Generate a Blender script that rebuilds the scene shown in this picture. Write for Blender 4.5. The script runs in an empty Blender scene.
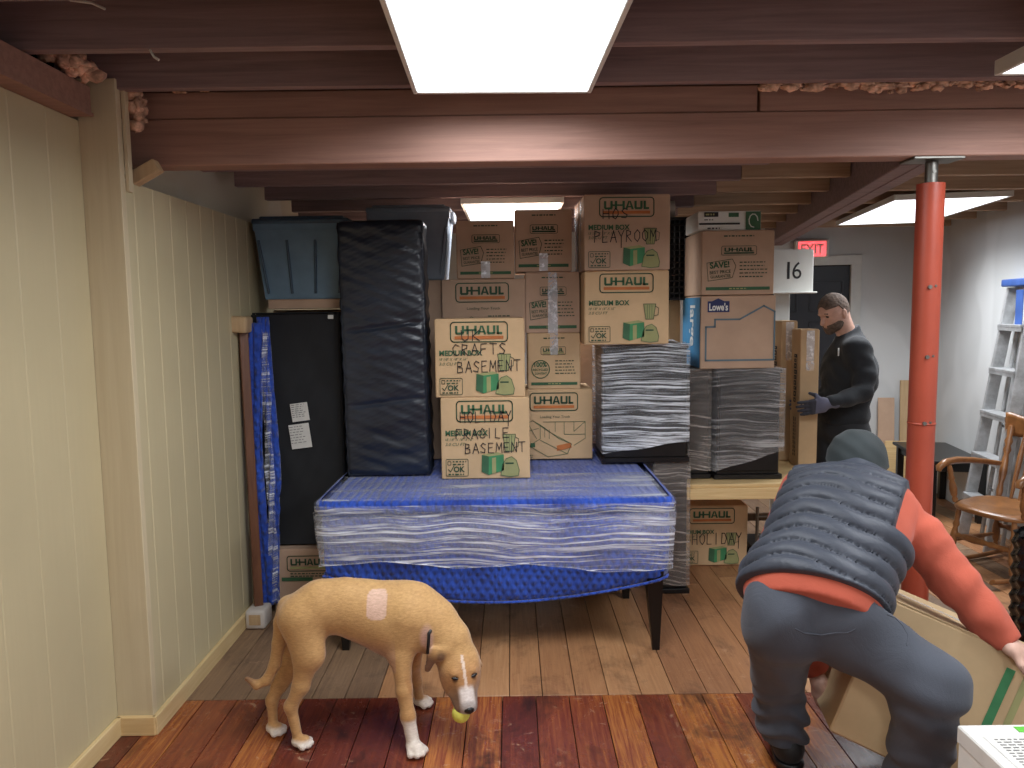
import bpy, bmesh, math, random
import numpy as np
from mathutils import Vector, Matrix, Euler
random.seed(7)
rng = np.random.default_rng(5)
SC = bpy.context.scene
COL = SC.collection
R = math.radians
# ------------------------------------------------------------------ camera
F_PX = 760.0
CAM_H = 1.65
_p, _s = R(5.56), 0.013
_c = math.cos(_s)
FW = Vector((0, math.cos(_p), -math.sin(_p)))
UP = Vector((0, math.sin(_p), math.cos(_p)))
SR = Vector((_c, 0, 0)) - UP * _s
SU = Vector((_s, 0, 0)) + UP * _c
def at(x, y, Y):
    """point of the room seen at pixel x, y whose depth is Y metres"""
    d = FW + SR * ((x - 512) / F_PX) + SU * ((384 - y) / F_PX)
    t = Y / d.y
    return Vector((d.x * t, Y, CAM_H + d.z * t))
def atz(x, y, z=0.0):
    d = FW + SR * ((x - 512) / F_PX) + SU * ((384 - y) / F_PX)
    t = (z - CAM_H) / d.z
    return Vector((d.x * t, d.y * t, z))
cam = bpy.data.cameras.new('camera')
cam.sensor_width = 36.0
cam.lens = 36.0 * F_PX / 1024
cam.clip_start = 0.05
camo = bpy.data.objects.new('camera', cam)
COL.objects.link(camo)
m3 = Matrix((SR, SU, -FW)).transposed()
camo.matrix_world = Matrix.Translation((0, 0, CAM_H)) @ m3.to_4x4()
SC.camera = camo
SC.view_settings.view_transform = 'Standard'
SC.view_settings.look = 'None'
SC.view_settings.gamma = 1
SC.view_settings.use_curve_mapping = False
SC.view_settings.exposure = 0.45
# ------------------------------------------------------------------ materials
def lin(c):
    return tuple(((v / 255) / 12.92 if v / 255 <= .04045 else ((v / 255 + .055) / 1.055) ** 2.4) for v in c[:3]) + (1,)
class NT:
    def __init__(s, name):
        s.m = bpy.data.materials.new(name); s.m.use_nodes = True
        s.t = s.m.node_tree; s.n = s.t.nodes; s.l = s.t.links
        s.b = s.n['Principled BSDF']; s.out = s.n['Material Output']
        s.tc = s.n.new('ShaderNodeTexCoord')
    def new(s, typ, **k):
        n = s.n.new(typ)
        for a, v in k.items(): setattr(n, a, v)
        return n
    def put(s, sock, v):
        if hasattr(v, 'is_output') or isinstance(v, bpy.types.NodeSocket): s.l.new(v, sock)
        else: sock.default_value = v
    def mapping(s, scale=(1, 1, 1), rot=(0, 0, 0), src='Object', loc=(0, 0, 0)):
        n = s.new('ShaderNodeMapping')
        n.inputs['Scale'].default_value = scale; n.inputs['Rotation'].default_value = rot; n.inputs['Location'].default_value = loc
        s.l.new(s.tc.outputs[src], n.inputs['Vector']); return n.outputs[0]
    def noise(s, scale=5, detail=4, rough=.5, vec=None, dist=0):
        n = s.new('ShaderNodeTexNoise')
        n.inputs['Scale'].default_value = scale; n.inputs['Detail'].default_value = detail
        n.inputs['Roughness'].default_value = rough; n.inputs['Distortion'].default_value = dist
        s.l.new(vec if vec is not None else s.tc.outputs['Object'], n.inputs['Vector'])
        return n.outputs['Fac']
    def wave(s, scale, vec=None, direction='X', dist=0, profile='SIN', detail=2, dscale=1):
        n = s.new('ShaderNodeTexWave'); n.bands_direction = direction; n.wave_profile = profile
        n.inputs['Scale'].default_value = scale; n.inputs['Distortion'].default_value = dist
        n.inputs['Detail'].default_value = detail; n.inputs['Detail Scale'].default_value = dscale
        s.l.new(vec if vec is not None else s.tc.outputs['Object'], n.inputs['Vector'])
        return n.outputs['Fac']
    def ramp(s, fac, stops):
        n = s.new('ShaderNodeValToRGB'); e = n.color_ramp.elements
        while len(e) < len(stops): e.new(.5)
        for i, (p, c) in enumerate(stops):
            e[i].position = p; e[i].color = c if len(c) == 4 else tuple(c) + (1,)
        s.l.new(fac, n.inputs[0]); return n.outputs[0]
    def g(s, fac, a, b, lo=0, hi=1):
        n = s.new('ShaderNodeMapRange'); s.l.new(fac, n.inputs[0])
        for i, v in ((1, a), (2, b), (3, lo), (4, hi)): n.inputs[i].default_value = v
        return n.outputs[0]
    def mix(s, fac, a, b, mode='MIX'):
        n = s.new('ShaderNodeMix'); n.data_type = 'RGBA'; n.blend_type = mode
        s.put(n.inputs[0], fac); s.put(n.inputs[6], a); s.put(n.inputs[7], b)
        return n.outputs[2]
    def math(s, op, a, b=0.0):
        n = s.new('ShaderNodeMath'); n.operation = op
        s.put(n.inputs[0], a); s.put(n.inputs[1], b); return n.outputs[0]
    def bump(s, h, strength=.3, dist=.01):
        n = s.new('ShaderNodeBump'); n.inputs['Strength'].default_value = strength; n.inputs['Distance'].default_value = dist
        s.l.new(h, n.inputs['Height']); s.l.new(n.outputs[0], s.b.inputs['Normal']); return n
    def base(s, c): s.put(s.b.inputs['Base Color'], c)
    def rough(s, r): s.put(s.b.inputs['Roughness'], r)
    def set(s, **k):
        for a, v in k.items(): s.b.inputs[a.replace('_', ' ')].default_value = v
M = {}
def simple(key, rgb, rough=.6, var=.08, scale=14, bump=.1, metallic=0, spec=.5, bscale=60):
    t = NT(key); c = lin(rgb)
    n = t.noise(scale, 4)
    d = tuple(v * (1 - var * 2) for v in c[:3]) + (1,)
    e = tuple(min(1, v * (1 + var)) for v in c[:3]) + (1,)
    t.base(t.ramp(n, [(.3, d), (.7, e)])); t.rough(rough); t.set(Metallic=metallic, Specular_IOR_Level=spec)
    if bump: t.bump(t.noise(bscale, 3), bump, .003)
    M[key] = t.m
    return t.m
simple('ink_black', (38, 36, 38), .7, .05, bump=0)
simple('ink_green', (58, 100, 68), .7, .1, bump=0)
simple('ink_darkgreen', (45, 78, 55), .7, .1, bump=0)
simple('ink_brightgreen', (66, 138, 90), .7, .1, bump=0)
simple('ink_orange', (196, 116, 62), .7, .1, bump=0)
simple('ink_palegreen', (158, 158, 108), .8, .06, bump=0)
simple('ink_blue', (58, 128, 172), .6, .05, bump=0)
simple('ink_navy', (36, 44, 96), .6, .05, bump=0)
simple('ink_slate', (96, 118, 130), .6, .05, bump=0)
simple('white_plastic', (222, 222, 216), .45, .02, bump=0)
simple('paper', (214, 212, 206), .8, .04, bump=.05)
simple('black_plastic', (20, 21, 23), .4, .1)
simple('black_laminate', (22, 20, 20), .35, .15)
simple('black_wood', (18, 17, 17), .3, .1)
simple('label_text', (120, 118, 116), .8, .05, bump=0)
simple('red_paint', (162, 70, 50), .38, .06, 6, .15)
simple('steel', (120, 118, 112), .4, .1, metallic=.8)
simple('white_trim', (205, 206, 202), .5, .03, bump=0)
simple('black_door', (26, 28, 36), .4, .05, bump=0)
simple('grey_tub', (124, 134, 146), .45, .05)
simple('blue_tub', (104, 134, 156), .4, .06)
simple('blue_tub_dark', (62, 84, 102), .4, .06)
simple('bag_black', (14, 14, 15), .25, .1, bump=.6, bscale=25)
simple('ball_yellow', (214, 208, 92), .85, .06, bump=.3, bscale=200)
simple('green_tape', (96, 190, 60), .5, .05, bump=0)
simple('blue_cap', (60, 92, 160), .5, .1)
simple('outlet_white', (225, 225, 220), .4, .02, bump=0)
simple('pink_foam', (228, 184, 158), 1, .3, 30, 1, bscale=40)
simple('hair_light', (98, 80, 68), .8, .25, 60, .8, bscale=220)
simple('skin', (206, 166, 148), .55, .08, 30, .15, bscale=180)
simple('skin_dark', (196, 154, 136), .55, .08, 30, .15, bscale=180)
simple('hair_brown', (62, 50, 42), .8, .25, 60, .8, bscale=220)
simple('rail_white', (206, 198, 190), .5, .05)
def cardboard(key, rgb, var=.05):
    t = NT(key); c = lin(rgb)
    n = t.noise(5, 5, .6); f = t.wave(160, t.mapping((1, 1, 1)), 'X', 1.5)
    d = tuple(v * (1 - var * 2.4) for v in c[:3]) + (1,); e = tuple(min(1, v * (1 + var)) for v in c[:3]) + (1,)
    col = t.ramp(n, [(.3, d), (.7, e)])
    spk = t.noise(240, 2)
    t.base(t.mix(t.g(spk, .62, .75, 0, .25), col, d)); t.rough(.78); t.set(Specular_IOR_Level=.3)
    t.bump(t.math('ADD', t.math('MULTIPLY', f, .15), t.noise(9, 3)), .25, .004)
    M[key] = t.m
cardboard('kraft', (210, 178, 138))
cardboard('kraft_brown', (192, 162, 138))
cardboard('kraft_tall', (186, 156, 120))
cardboard('kraft_light', (204, 176, 136))
def wood(key, dark, light, grain=(1, 12, 12), rough=.55, knots=0, bump=.2, scale=3.0, spec=.4):
    t = NT(key)
    v = t.mapping(grain)
    n = t.noise(scale, 7, .65, v, .6)
    n2 = t.noise(1.1, 3)
    col = t.ramp(n, [(.25, lin(dark)), (.72, lin(light))])
    dd = tuple(x * .55 for x in lin(dark)[:3]) + (1,)
    col = t.mix(t.g(n2, .55, .8, 0, .5), col, dd)
    if knots:
        vo = t.new('ShaderNodeTexVoronoi'); vo.inputs['Scale'].default_value = knots
        t.l.new(t.mapping((1, 2.2, 2.2)), vo.inputs['Vector'])
        col = t.mix(t.g(vo.outputs['Distance'], .02, .09, .8, 0), col, dd)
    t.base(col); t.rough(rough); t.set(Specular_IOR_Level=spec)
    t.bump(n, bump, .004)
    M[key] = t.m
wood('joist_wood', (118, 98, 98), (156, 132, 130), (.6, 14, 14), .7, .9)
wood('beam_wood', (138, 104, 92), (172, 132, 116), (.6, 12, 14), .6, 1.3)
wood('tan_joist', (154, 128, 104), (190, 164, 138), (.6, 12, 14), .7, .9)
wood('subfloor_wood', (112, 96, 94), (142, 122, 120), (.6, 8, 8), .8)
wood('pine', (206, 170, 116), (232, 204, 152), (.8, 12, 16), .5, 1.6, .1)
wood('pine_y', (206, 176, 122), (230, 206, 158), (12, .8, 14), .5, 1.6, .1)
wood('ply', (176, 146, 108), (200, 172, 134), (14, 14, .9), .7)
wood('rail_brown', (84, 52, 36), (122, 80, 56), (14, 14, .9), .4)
wood('chair_oak', (104, 66, 38), (156, 106, 62), (3, 3, 3), .28, 0, .1, 4, .6)
wood('stud_brown', (84, 64, 48), (120, 94, 72), (14, 14, .9), .8)
def panel_wall():
    t = NT('beige_panelling'); c = lin((200, 187, 150))
    v = t.mapping((1, 1, 1))
    n = t.noise(2, 3); g = t.noise(3, 5, .6, t.mapping((18, 18, .6)))
    d = tuple(x * .9 for x in c[:3]) + (1,)
    t.base(t.mix(t.g(g, .35, .7, 0, .5), t.ramp(n, [(.3, d), (.7, c)]), d)); t.rough(.55)
    t.bump(g, .08, .003); M['panelling'] = t.m
panel_wall()
wood('post_wood', (200, 184, 150), (212, 198, 166), (22, 22, .8), .6, 0, .1, 2)
def drywall(key, rgb):
    t = NT(key); c = lin(rgb); d = tuple(x * .84 for x in c[:3]) + (1,)
    n = t.noise(1.3, 2, .4, None, .2)
    vo = t.noise(2.2, 1, .3, t.mapping((1, 1, .7)))
    t.base(t.mix(t.g(vo, .55, .62, 0, .35), t.ramp(n, [(.35, d), (.65, c)]), lin((226, 228, 228))))
    t.rough(.7); t.bump(t.noise(40, 2), .05, .003); M[key] = t.m
drywall('drywall', (206, 208, 208)); drywall('drywall_warm', (226, 218, 196))
def floor_mats():
    def mk(key, stops, rough, wear, dirt):
        t = NT(key)
        at_ = t.new('ShaderNodeAttribute'); at_.attribute_name = 'plank'
        grain = t.noise(3, 8, .7, t.mapping((26, 1.2, 1)), .5)
        k = t.math('ADD', t.math('MULTIPLY', at_.outputs['Fac'], .46), t.math('MULTIPLY', t.g(grain, .25, .75), .55))
        col = t.ramp(k, stops)
        blot = t.noise(2.6, 7, .7, t.mapping((1.6, 1, 1)), .4)
        col = t.mix(t.g(blot, .52, .66, 0, dirt), col, lin((34, 20, 18)))
        sc = t.noise(7, 8, .75, t.mapping((1, 1.3, 1), (0, 0, .7)), 1.5)
        col = t.mix(t.g(sc, .6, .68, 0, wear), col, lin((196, 160, 128)))
        sp = t.noise(70, 3, .6)
        col = t.mix(t.g(sp, .66, .72, 0, .55), col, lin((60, 40, 32)))
        t.base(col); t.rough(t.g(blot, .4, .7, rough, rough + .2)); t.set(Specular_IOR_Level=.5)
        t.bump(t.math('ADD', grain, t.math('MULTIPLY', sc, .8)), .22, .004); M[key] = t.m
    mk('floor_red', [(.1, lin((84, 36, 28))), (.38, lin((112, 52, 36))), (.6, lin((140, 74, 44))), (.82, lin((184, 116, 58)))], .2, .75, .8)
    mk('floor_tan', [(.0, lin((128, 84, 56))), (.35, lin((156, 108, 74))), (.65, lin((176, 128, 88))), (1., lin((196, 150, 108)))], .34, .6, .45)
    mk('floor_grey', [(.0, lin((92, 70, 54))), (.4, lin((122, 96, 74))), (.75, lin((146, 118, 90))), (1., lin((160, 132, 102)))], .5, .25, .35)
floor_mats()
simple('floor_gap', (24, 16, 13), .9, .1)
def emis(key, rgb, s):
    t = NT(key); t.base((0.8, .8, .8, 1)); t.set(Emission_Strength=s); t.b.inputs['Emission Color'].default_value = lin(rgb); M[key] = t.m
emis('light_panel', (240, 246, 255), 2.2)
emis('exit_red', (255, 60, 70), 1.3)
def film(key, scale=(2.2, 2.2, 60), base=.22, gain=.75, rot=(0, 0, 0), tint=(232, 236, 244), warp_k=.07, lo=.5, hi=.66):
    t = NT(key); t.base(lin(tint)); t.rough(.22); t.set(Specular_IOR_Level=.9)
    warp = t.noise(1.7, 2)
    mp = t.new('ShaderNodeMapping'); mp.inputs['Scale'].default_value = scale; mp.inputs['Rotation'].default_value = rot
    ad = t.new('ShaderNodeVectorMath'); ad.operation = 'ADD'
    cb = t.new('ShaderNodeCombineXYZ'); t.l.new(t.math('MULTIPLY', warp, warp_k), cb.inputs[2])
    t.l.new(t.tc.outputs['Object'], ad.inputs[0]); t.l.new(cb.outputs[0], ad.inputs[1]); t.l.new(ad.outputs[0], mp.inputs['Vector'])
    a = t.noise(1.0, 6, .72, mp.outputs[0], .3)
    big = t.noise(2.4, 2)
    streak = t.g(a, lo, hi, 0, gain)
    f = t.math('MULTIPLY', t.math('ADD', base, streak), t.g(big, .3, .65, .45, 1.1))
    tr = t.new('ShaderNodeBsdfTransparent'); mx = t.new('ShaderNodeMixShader')
    t.l.new(f, mx.inputs[0]); t.l.new(tr.outputs[0], mx.inputs[1]); t.l.new(t.b.outputs[0], mx.inputs[2]); t.l.new(mx.outputs[0], t.out.inputs[0])
    t.bump(a, .5, .004); M[key] = t.m
film('film_blue', (1.3, 1.3, 70), .16, .95, (0, .03, 0), (236, 240, 250), .12, .50, .64)
film('film_top', (1.0, 9, 1.0), .14, .55)
film('film_black', (2.2, 2.2, 110), .10, 1.2, (0, .04, 0), (236, 240, 246), .10, .47, .60)
film('film_dark', (3, 3, 70), .22, .65, (0, .35, 0), (206, 196, 188), .2)
film('film_grey', (2.2, 2.2, 110), .15, .6, (0, .06, 0), (206, 204, 204), .16, .46, .62)
film('tape_clear', (30, 30, 30), .45, .6)
def blanket():
    t = NT('blue_blanket')
    n = t.noise(4, 3)
    t.base(t.ramp(n, [(.3, lin((22, 54, 142))), (.7, lin((38, 82, 190)))])); t.rough(.85)
    t.b.inputs['Sheen Weight'].default_value = .3
    w1 = t.wave(9, t.mapping((1, 1, 1.0), (0, .5, 0)), 'X', 2.5, detail=1); w2 = t.wave(9, t.mapping((1, 1, 1), (0, -.6, 0)), 'X', 2.5, detail=1)
    t.bump(t.math('ADD', t.math('MULTIPLY', w1, w2), t.math('MULTIPLY', t.noise(70, 3), .3)), .8, .012); M['blanket'] = t.m
blanket()
def cloth(key, rgb, rough=.85, bump=.35, scale=300, var=.08, sheen=.1, wr=5, wb=.0):
    t = NT(key); c = lin(rgb); n = t.noise(7, 3)
    d = tuple(v * (1 - var * 2) for v in c[:3]) + (1,); e = tuple(min(1, v * (1 + var)) for v in c[:3]) + (1,)
    t.base(t.ramp(n, [(.3, d), (.7, e)])); t.rough(rough); t.b.inputs['Sheen Weight'].default_value = sheen
    h = t.math('MULTIPLY', t.noise(scale, 2), .15)
    if wb: h = t.math('ADD', h, t.math('MULTIPLY', t.noise(wr, 4, .55, None, 1.2), wb))
    t.bump(h, bump, .01); M[key] = t.m
cloth('vest_cloth', (54, 59, 70), .55, .35, 300, .06, .05, 14, .8)
cloth('orange_cloth', (186, 88, 66), .9, .3, 400, .05, .1, 9, 1.0)
cloth('grey_cloth', (70, 74, 84), .85, .4, 500, .05, .1, 9, .8)
cloth('cap_cloth', (38, 46, 48), .8, .4, 300, .06)
cloth('black_cloth', (24, 28, 34), .85, .4, 300, .08, .1, 8, 1.5)
cloth('black_pants', (28, 29, 33), .85, .4, 300, .08)
cloth('glove_cloth', (86, 86, 104), .8, .4, 200, .08)
cloth('glove_dark', (40, 40, 50), .8, .4, 200, .08)
cloth('shoe_black', (16, 16, 17), .6, .3, 200, .1)
cloth('box_spring', (26, 28, 32), .8, .3, 300, .12, .05, 4, .6)
def vinyl():
    t = NT('black_vinyl'); t.base(t.ramp(t.noise(5, 3), [(.3, lin((24, 30, 42))), (.7, lin((38, 46, 60)))]))
    t.rough(.32); t.set(Specular_IOR_Level=.55)
    t.bump(t.noise(3.5, 4, .5, t.mapping((1, 1, 3.2)), .6), .32, .02); M['vinyl'] = t.m
vinyl()
def alu():
    t = NT('aluminium'); t.base(t.ramp(t.noise(9, 5, .7), [(.3, lin((150, 150, 150))), (.75, lin((206, 208, 210)))]))
    t.rough(.45); t.set(Metallic=.55); t.bump(t.noise(30, 3), .1, .003); M['aluminium'] = t.m
alu()
# ------------------------------------------------------------------ mesh builder
_bevcache = {}
class MB:
    def __init__(s): s.v = []; s.f = []; s.m = []; s.sm = []
    def add(s, vs, fs, mi=0, smooth=False):
        o = len(s.v); s.v += [tuple(v) for v in vs]; s.f += [tuple(i + o for i in f) for f in fs]
        s.m += [mi] * len(fs); s.sm += [smooth] * len(fs); return s
    def box(s, c, d, rot=None, mi=0, bev=0.0, jit=0.0, seg=1):
        k = (tuple(round(x, 5) for x in d), bev, seg)
        if k not in _bevcache:
            bm = bmesh.new(); bmesh.ops.create_cube(bm, size=1)
            for v in bm.verts: v.co = Vector((v.co.x * d[0], v.co.y * d[1], v.co.z * d[2]))
            if bev: bmesh.ops.bevel(bm, geom=bm.edges[:] + bm.verts[:], offset=bev, segments=seg, profile=.5, affect='EDGES')
            bm.verts.index_update()
            _bevcache[k] = ([v.co.copy() for v in bm.verts], [[v.index for v in f.verts] for f in bm.faces]); bm.free()
        vs, fs = _bevcache[k]
        mt = Matrix.Translation(c) @ (rot.to_matrix().to_4x4() if isinstance(rot, Euler) else (Euler(rot).to_matrix().to_4x4() if rot else Matrix()))
        return s.add([mt @ v for v in vs], fs, mi, seg > 1)
    def cyl(s, a, b, r0, r1=None, n=16, mi=0, caps=True, smooth=True):
        a, b = Vector(a), Vector(b); r1 = r0 if r1 is None else r1
        z = (b - a).normalized(); x = z.orthogonal().normalized(); y = z.cross(x)
        vs = []
        for p, r in ((a, r0), (b, r1)):
            for i in range(n):
                q = 2 * math.pi * i / n; vs.append(p + x * (math.cos(q) * r) + y * (math.sin(q) * r))
        s.add(vs, [(i, (i + 1) % n, n + (i + 1) % n, n + i) for i in range(n)], mi, smooth)
        if caps: s.add(vs, [tuple(range(n))[::-1], tuple(range(n, 2 * n))], mi)
        return s
    def lathe(s, a, b, prof, n=16, mi=0):
        """prof: (t, r) along a-b"""
        a, b = Vector(a), Vector(b); z = (b - a).normalized(); x = z.orthogonal().normalized(); y = z.cross(x)
        vs = []
        for t_, r in prof:
            p = a.lerp(b, t_)
            for i in range(n):
                q = 2 * math.pi * i / n; vs.append(p + x * (math.cos(q) * r) + y * (math.sin(q) * r))
        k = len(prof)
        fs = [(j * n + i, j * n + (i + 1) % n, (j + 1) * n + (i + 1) % n, (j + 1) * n + i) for j in range(k - 1) for i in range(n)]
        s.add(vs, fs, mi, True); s.add(vs[:n], [tuple(range(n))[::-1]], mi); s.add(vs[-n:], [tuple(range(n))], mi)
        return s
    def tube(s, pts, r, n=8, mi=0, flat=1.0, rs=None):
        pts = [Vector(p) for p in pts]; vs = []; N = len(pts)
        prev = None
        for j, p in enumerate(pts):
            tan = (pts[min(j + 1, N - 1)] - pts[max(j - 1, 0)]).normalized()
            x = tan.orthogonal().normalized() if prev is None else (prev - tan * prev.dot(tan)).normalized()
            prev = x; y = tan.cross(x); rr = rs[j] if rs else r
            for i in range(n):
                q = 2 * math.pi * i / n; vs.append(p + x * (math.cos(q) * rr) + y * (math.sin(q) * rr * flat))
        fs = [(j * n + i, j * n + (i + 1) % n, (j + 1) * n + (i + 1) % n, (j + 1) * n + i) for j in range(N - 1) for i in range(n)]
        s.add(vs, fs, mi, True); s.add(vs[:n], [tuple(range(n))[::-1]], mi); s.add(vs[-n:], [tuple(range(n))], mi)
        return s
    def prism(s, pts2, axis, lo, hi, mi=0):
        """outline pts2 extruded along axis 'x','y','z'"""
        n = len(pts2); vs = []
        for h in (lo, hi):
            for a, b in pts2:
                vs.append({'x': (h, a, b), 'y': (a, h, b), 'z': (a, b, h)}[axis])
        return s.add(vs, [tuple(range(n)), tuple(range(n, 2 * n))[::-1]] + [(i, (i + 1) % n, n + (i + 1) % n, n + i) for i in range(n)], mi)
    def ball(s, c, r, mi=0, n=16, sc=(1, 1, 1)):
        bm = bmesh.new(); bmesh.ops.create_uvsphere(bm, u_segments=n, v_segments=n // 2 + 2, radius=r)
        bm.verts.index_update(); c = Vector(c)
        vs = [c + Vector((v.co.x * sc[0], v.co.y * sc[1], v.co.z * sc[2])) for v in bm.verts]
        fs = [[v.index for v in f.verts] for f in bm.faces]; bm.free()
        return s.add(vs, fs, mi, True)
    def grid(s, fn, nu, nv, mi=0, closed=False):
        vs = [fn(i / (nu if closed else nu - 1), j / (nv - 1)) for j in range(nv) for i in range(nu)]
        fs = []
        for j in range(nv - 1):
            for i in range(nu if closed else nu - 1):
                a = j * nu + i; b = j * nu + (i + 1) % nu; fs.append((a, b, b + nu, a + nu))
        return s.add(vs, fs, mi, True)
    def build(s, name, mats, parent=None, loc=None, rot=None):
        me = bpy.data.meshes.new(name); me.from_pydata(s.v, [], s.f); me.validate(verbose=False)
        if not isinstance(mats, (list, tuple)): mats = [mats]
        for m in mats: me.materials.append(M[m] if isinstance(m, str) else m)
        if len(me.polygons) == len(s.f):
            me.polygons.foreach_set('material_index', s.m); me.polygons.foreach_set('use_smooth', s.sm)
        bm = bmesh.new(); bm.from_mesh(me); bmesh.ops.recalc_face_normals(bm, faces=bm.faces); bm.to_mesh(me); bm.free()
        o = bpy.data.objects.new(name, me); COL.objects.link(o)
        if parent is not None: o.parent = parent
        if loc is not None: o.location = loc
        if rot is not None: o.rotation_euler = rot
        return o
def tag(o, label, cat, group=None, kind=None):
    if label: o['label'] = label
    if cat: o['category'] = cat
    if group: o['group'] = group
    if kind: o['kind'] = kind
    return o
def thing(name, label, cat, loc=(0, 0, 0), rz=0, group=None):
    o = bpy.data.objects.new(name, None); COL.objects.link(o); o.empty_display_size = .1
    o.location = loc; o.rotation_euler = rz if isinstance(rz, (tuple, Euler)) else (0, 0, rz)
    return tag(o, label, cat, group)
def struct(o): o['kind'] = 'structure'; return o
# ------------------------------------------------------------------ printed lettering
_tc = {}
def text2d(s, bold=0.0):
    k = (s, bold)
    if k not in _tc:
        cu = bpy.data.curves.new('lettering', 'FONT'); cu.body = s; cu.size = 1; cu.offset = bold; cu.resolution_u = 3
        o = bpy.data.objects.new('lettering', cu); COL.objects.link(o)
        dg = bpy.context.evaluated_depsgraph_get(); me = bpy.data.meshes.new_from_object(o.evaluated_get(dg))
        vs = [(v.co.x, v.co.y) for v in me.vertices]; fs = [tuple(p.vertices) for p in me.polygons]
        bpy.data.meshes.remove(me); bpy.data.objects.remove(o); bpy.data.curves.remove(cu)
        x0 = min(v[0] for v in vs); x1 = max(v[0] for v in vs); y0 = min(v[1] for v in vs); y1 = max(v[1] for v in vs)
        _tc[k] = ([((x - x0) / (x1 - x0), (y - y0) / (y1 - y0)) for x, y in vs], fs)
    return _tc[k]
class Print:
    """flat print laid on a face: org = lower left corner, U and V = unit directions, N = outward normal"""
    def __init__(s, mb, org, U, V, layer=.0006):
        s.mb = mb; s.o = Vector(org); s.U = Vector(U); s.V = Vector(V); s.N = s.U.cross(s.V); s.h = layer
    def P(s, u, v, l=1): return s.o + s.U * u + s.V * v + s.N * (s.h * l)
    def text(s, t, u0, v0, u1, v1, mi, l=1, bold=.02, skew=0, rot=0):
        vs, fs = text2d(t, bold); w, h = u1 - u0, v1 - v0; out = []
        for x, y in vs:
            a, b = (x - .5) * w + skew * (y - .5) * h, (y - .5) * h
            if rot: a, b = a * math.cos(rot) - b * math.sin(rot), a * math.sin(rot) + b * math.cos(rot)
            out.append(s.P((u0 + u1) / 2 + a, (v0 + v1) / 2 + b, l))
        s.mb.add(out, fs, mi)
    def rect(s, u0, v0, u1, v1, mi, l=1): s.mb.add([s.P(u0, v0, l), s.P(u1, v0, l), s.P(u1, v1, l), s.P(u0, v1, l)], [(0, 1, 2, 3)], mi)
    def poly(s, pts, mi, l=1): s.mb.add([s.P(a, b, l) for a, b in pts], [tuple(range(len(pts)))], mi)
    def stroke(s, pts, w, mi, l=1, closed=False):
        if closed: pts = list(pts) + [pts[0]]
        for (a, b), (c, d) in zip(pts[:-1], pts[1:]):
            L = math.hypot(c - a, d - b)
            if L < 1e-6: continue
            nx, ny = -(d - b) / L * w / 2, (c - a) / L * w / 2; ex, ey = (c - a) / L * w * .4, (d - b) / L * w * .4
            s.poly([(a - ex + nx, b - ey + ny), (a - ex - nx, b - ey - ny), (c + ex - nx, d + ey - ny), (c + ex + nx, d + ey + ny)], mi, l)
    def frame(s, u0, v0, u1, v1, r, w, mi, l=1):
        pts = []
        for cx, cy, a0 in ((u1 - r, v1 - r, 0), (u0 + r, v1 - r, 90), (u0 + r, v0 + r, 180), (u1 - r, v0 + r, 270)):
            for k in range(5): q = R(a0 + k * 22.5); pts.append((cx + r * math.cos(q), cy + r * math.sin(q)))
        s.stroke(pts, w, mi, l, True)
GL = {'A': [[(0, 0), (.45, 1), (.9, 0)], [(.15, .4), (.75, .38)]], 'B': [[(0, 0), (.05, 1), (.6, .9), (.6, .6), (.1, .52), (.7, .4), (.7, .1), (0, 0)]],
 'C': [[(.8, .85), (.4, 1), (.05, .7), (.05, .3), (.4, 0), (.85, .1)]], 'D': [[(0, 0), (.05, 1), (.5, .95), (.8, .5), (.5, .05), (0, 0)]],
 'E': [[(.75, 1), (0, .95), (0, 0), (.8, .02)], [(0, .5), (.6, .55)]], 'F': [[(.8, 1), (.05, .95), (0, 0)], [(0, .5), (.6, .52)]],
 'G': [[(.8, .85), (.4, 1), (.05, .6), (.1, .15), (.5, 0), (.8, .2), (.8, .45), (.5, .45)]], 'H': [[(0, 0), (0, 1)], [(.75, 0), (.7, 1)], [(0, .5), (.75, .5)]],
 'I': [[(.3, 0), (.3, 1)]], 'K': [[(0, 0), (.05, 1)], [(.75, 1), (.05, .45), (.8, 0)]], 'L': [[(.05, 1), (0, .02), (.7, 0)]],
 'M': [[(0, 0), (.1, 1), (.45, .35), (.8, 1), (.9, 0)]], 'N': [[(0, 0), (.05, 1), (.75, 0), (.8, 1)]], 'O': [[(.4, 1), (.02, .7), (.05, .25), (.45, 0), (.8, .3), (.78, .75), (.4, 1)]],
 'P': [[(0, 0), (.05, 1), (.65, .9), (.65, .6), (.05, .5)]], 'R': [[(0, 0), (.05, 1), (.65, .88), (.6, .6), (.05, .5), (.75, 0)]],
 'S': [[(.75, .85), (.35, 1), (.05, .75), (.35, .55), (.7, .35), (.55, .03), (0, .1)]], 'T': [[(0, .97), (.85, 1)], [(.42, 1), (.4, 0)]],
 'U': [[(0, 1), (.05, .2), (.35, 0), (.7, .2), (.75, 1)]], 'Y': [[(0, 1), (.4, .5), (.8, 1)], [(.4, .5), (.38, -.5)]], '0': [[(.4, 1), (.05, .6), (.1, .15), (.45, 0), (.75, .4), (.7, .85), (.4, 1)]]}
def hand(pr, txt, u, v, w, h, mi, wd=.004, l=4, slope=0):
    rd = random.Random(txt)
    n = len(txt); st = w / n
    for i, ch in enumerate(txt):
        for line in GL.get(ch, []):
            pr.stroke([(u + i * st + x * st * .85 + rd.uniform(-.001, .001), v + slope * i * st + y * h + rd.uniform(-.002, .002)) for x, y in line], wd, mi, l)
# ================================================================== THE ROOM
def wallx(Y): return 2.62 + .18 * Y                    # right wall line
def backy(X): return 6.947 + .1925 * (3.876 - X)
def girx(Y): return 1.66 + (Y - 3.08) * .1946
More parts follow.
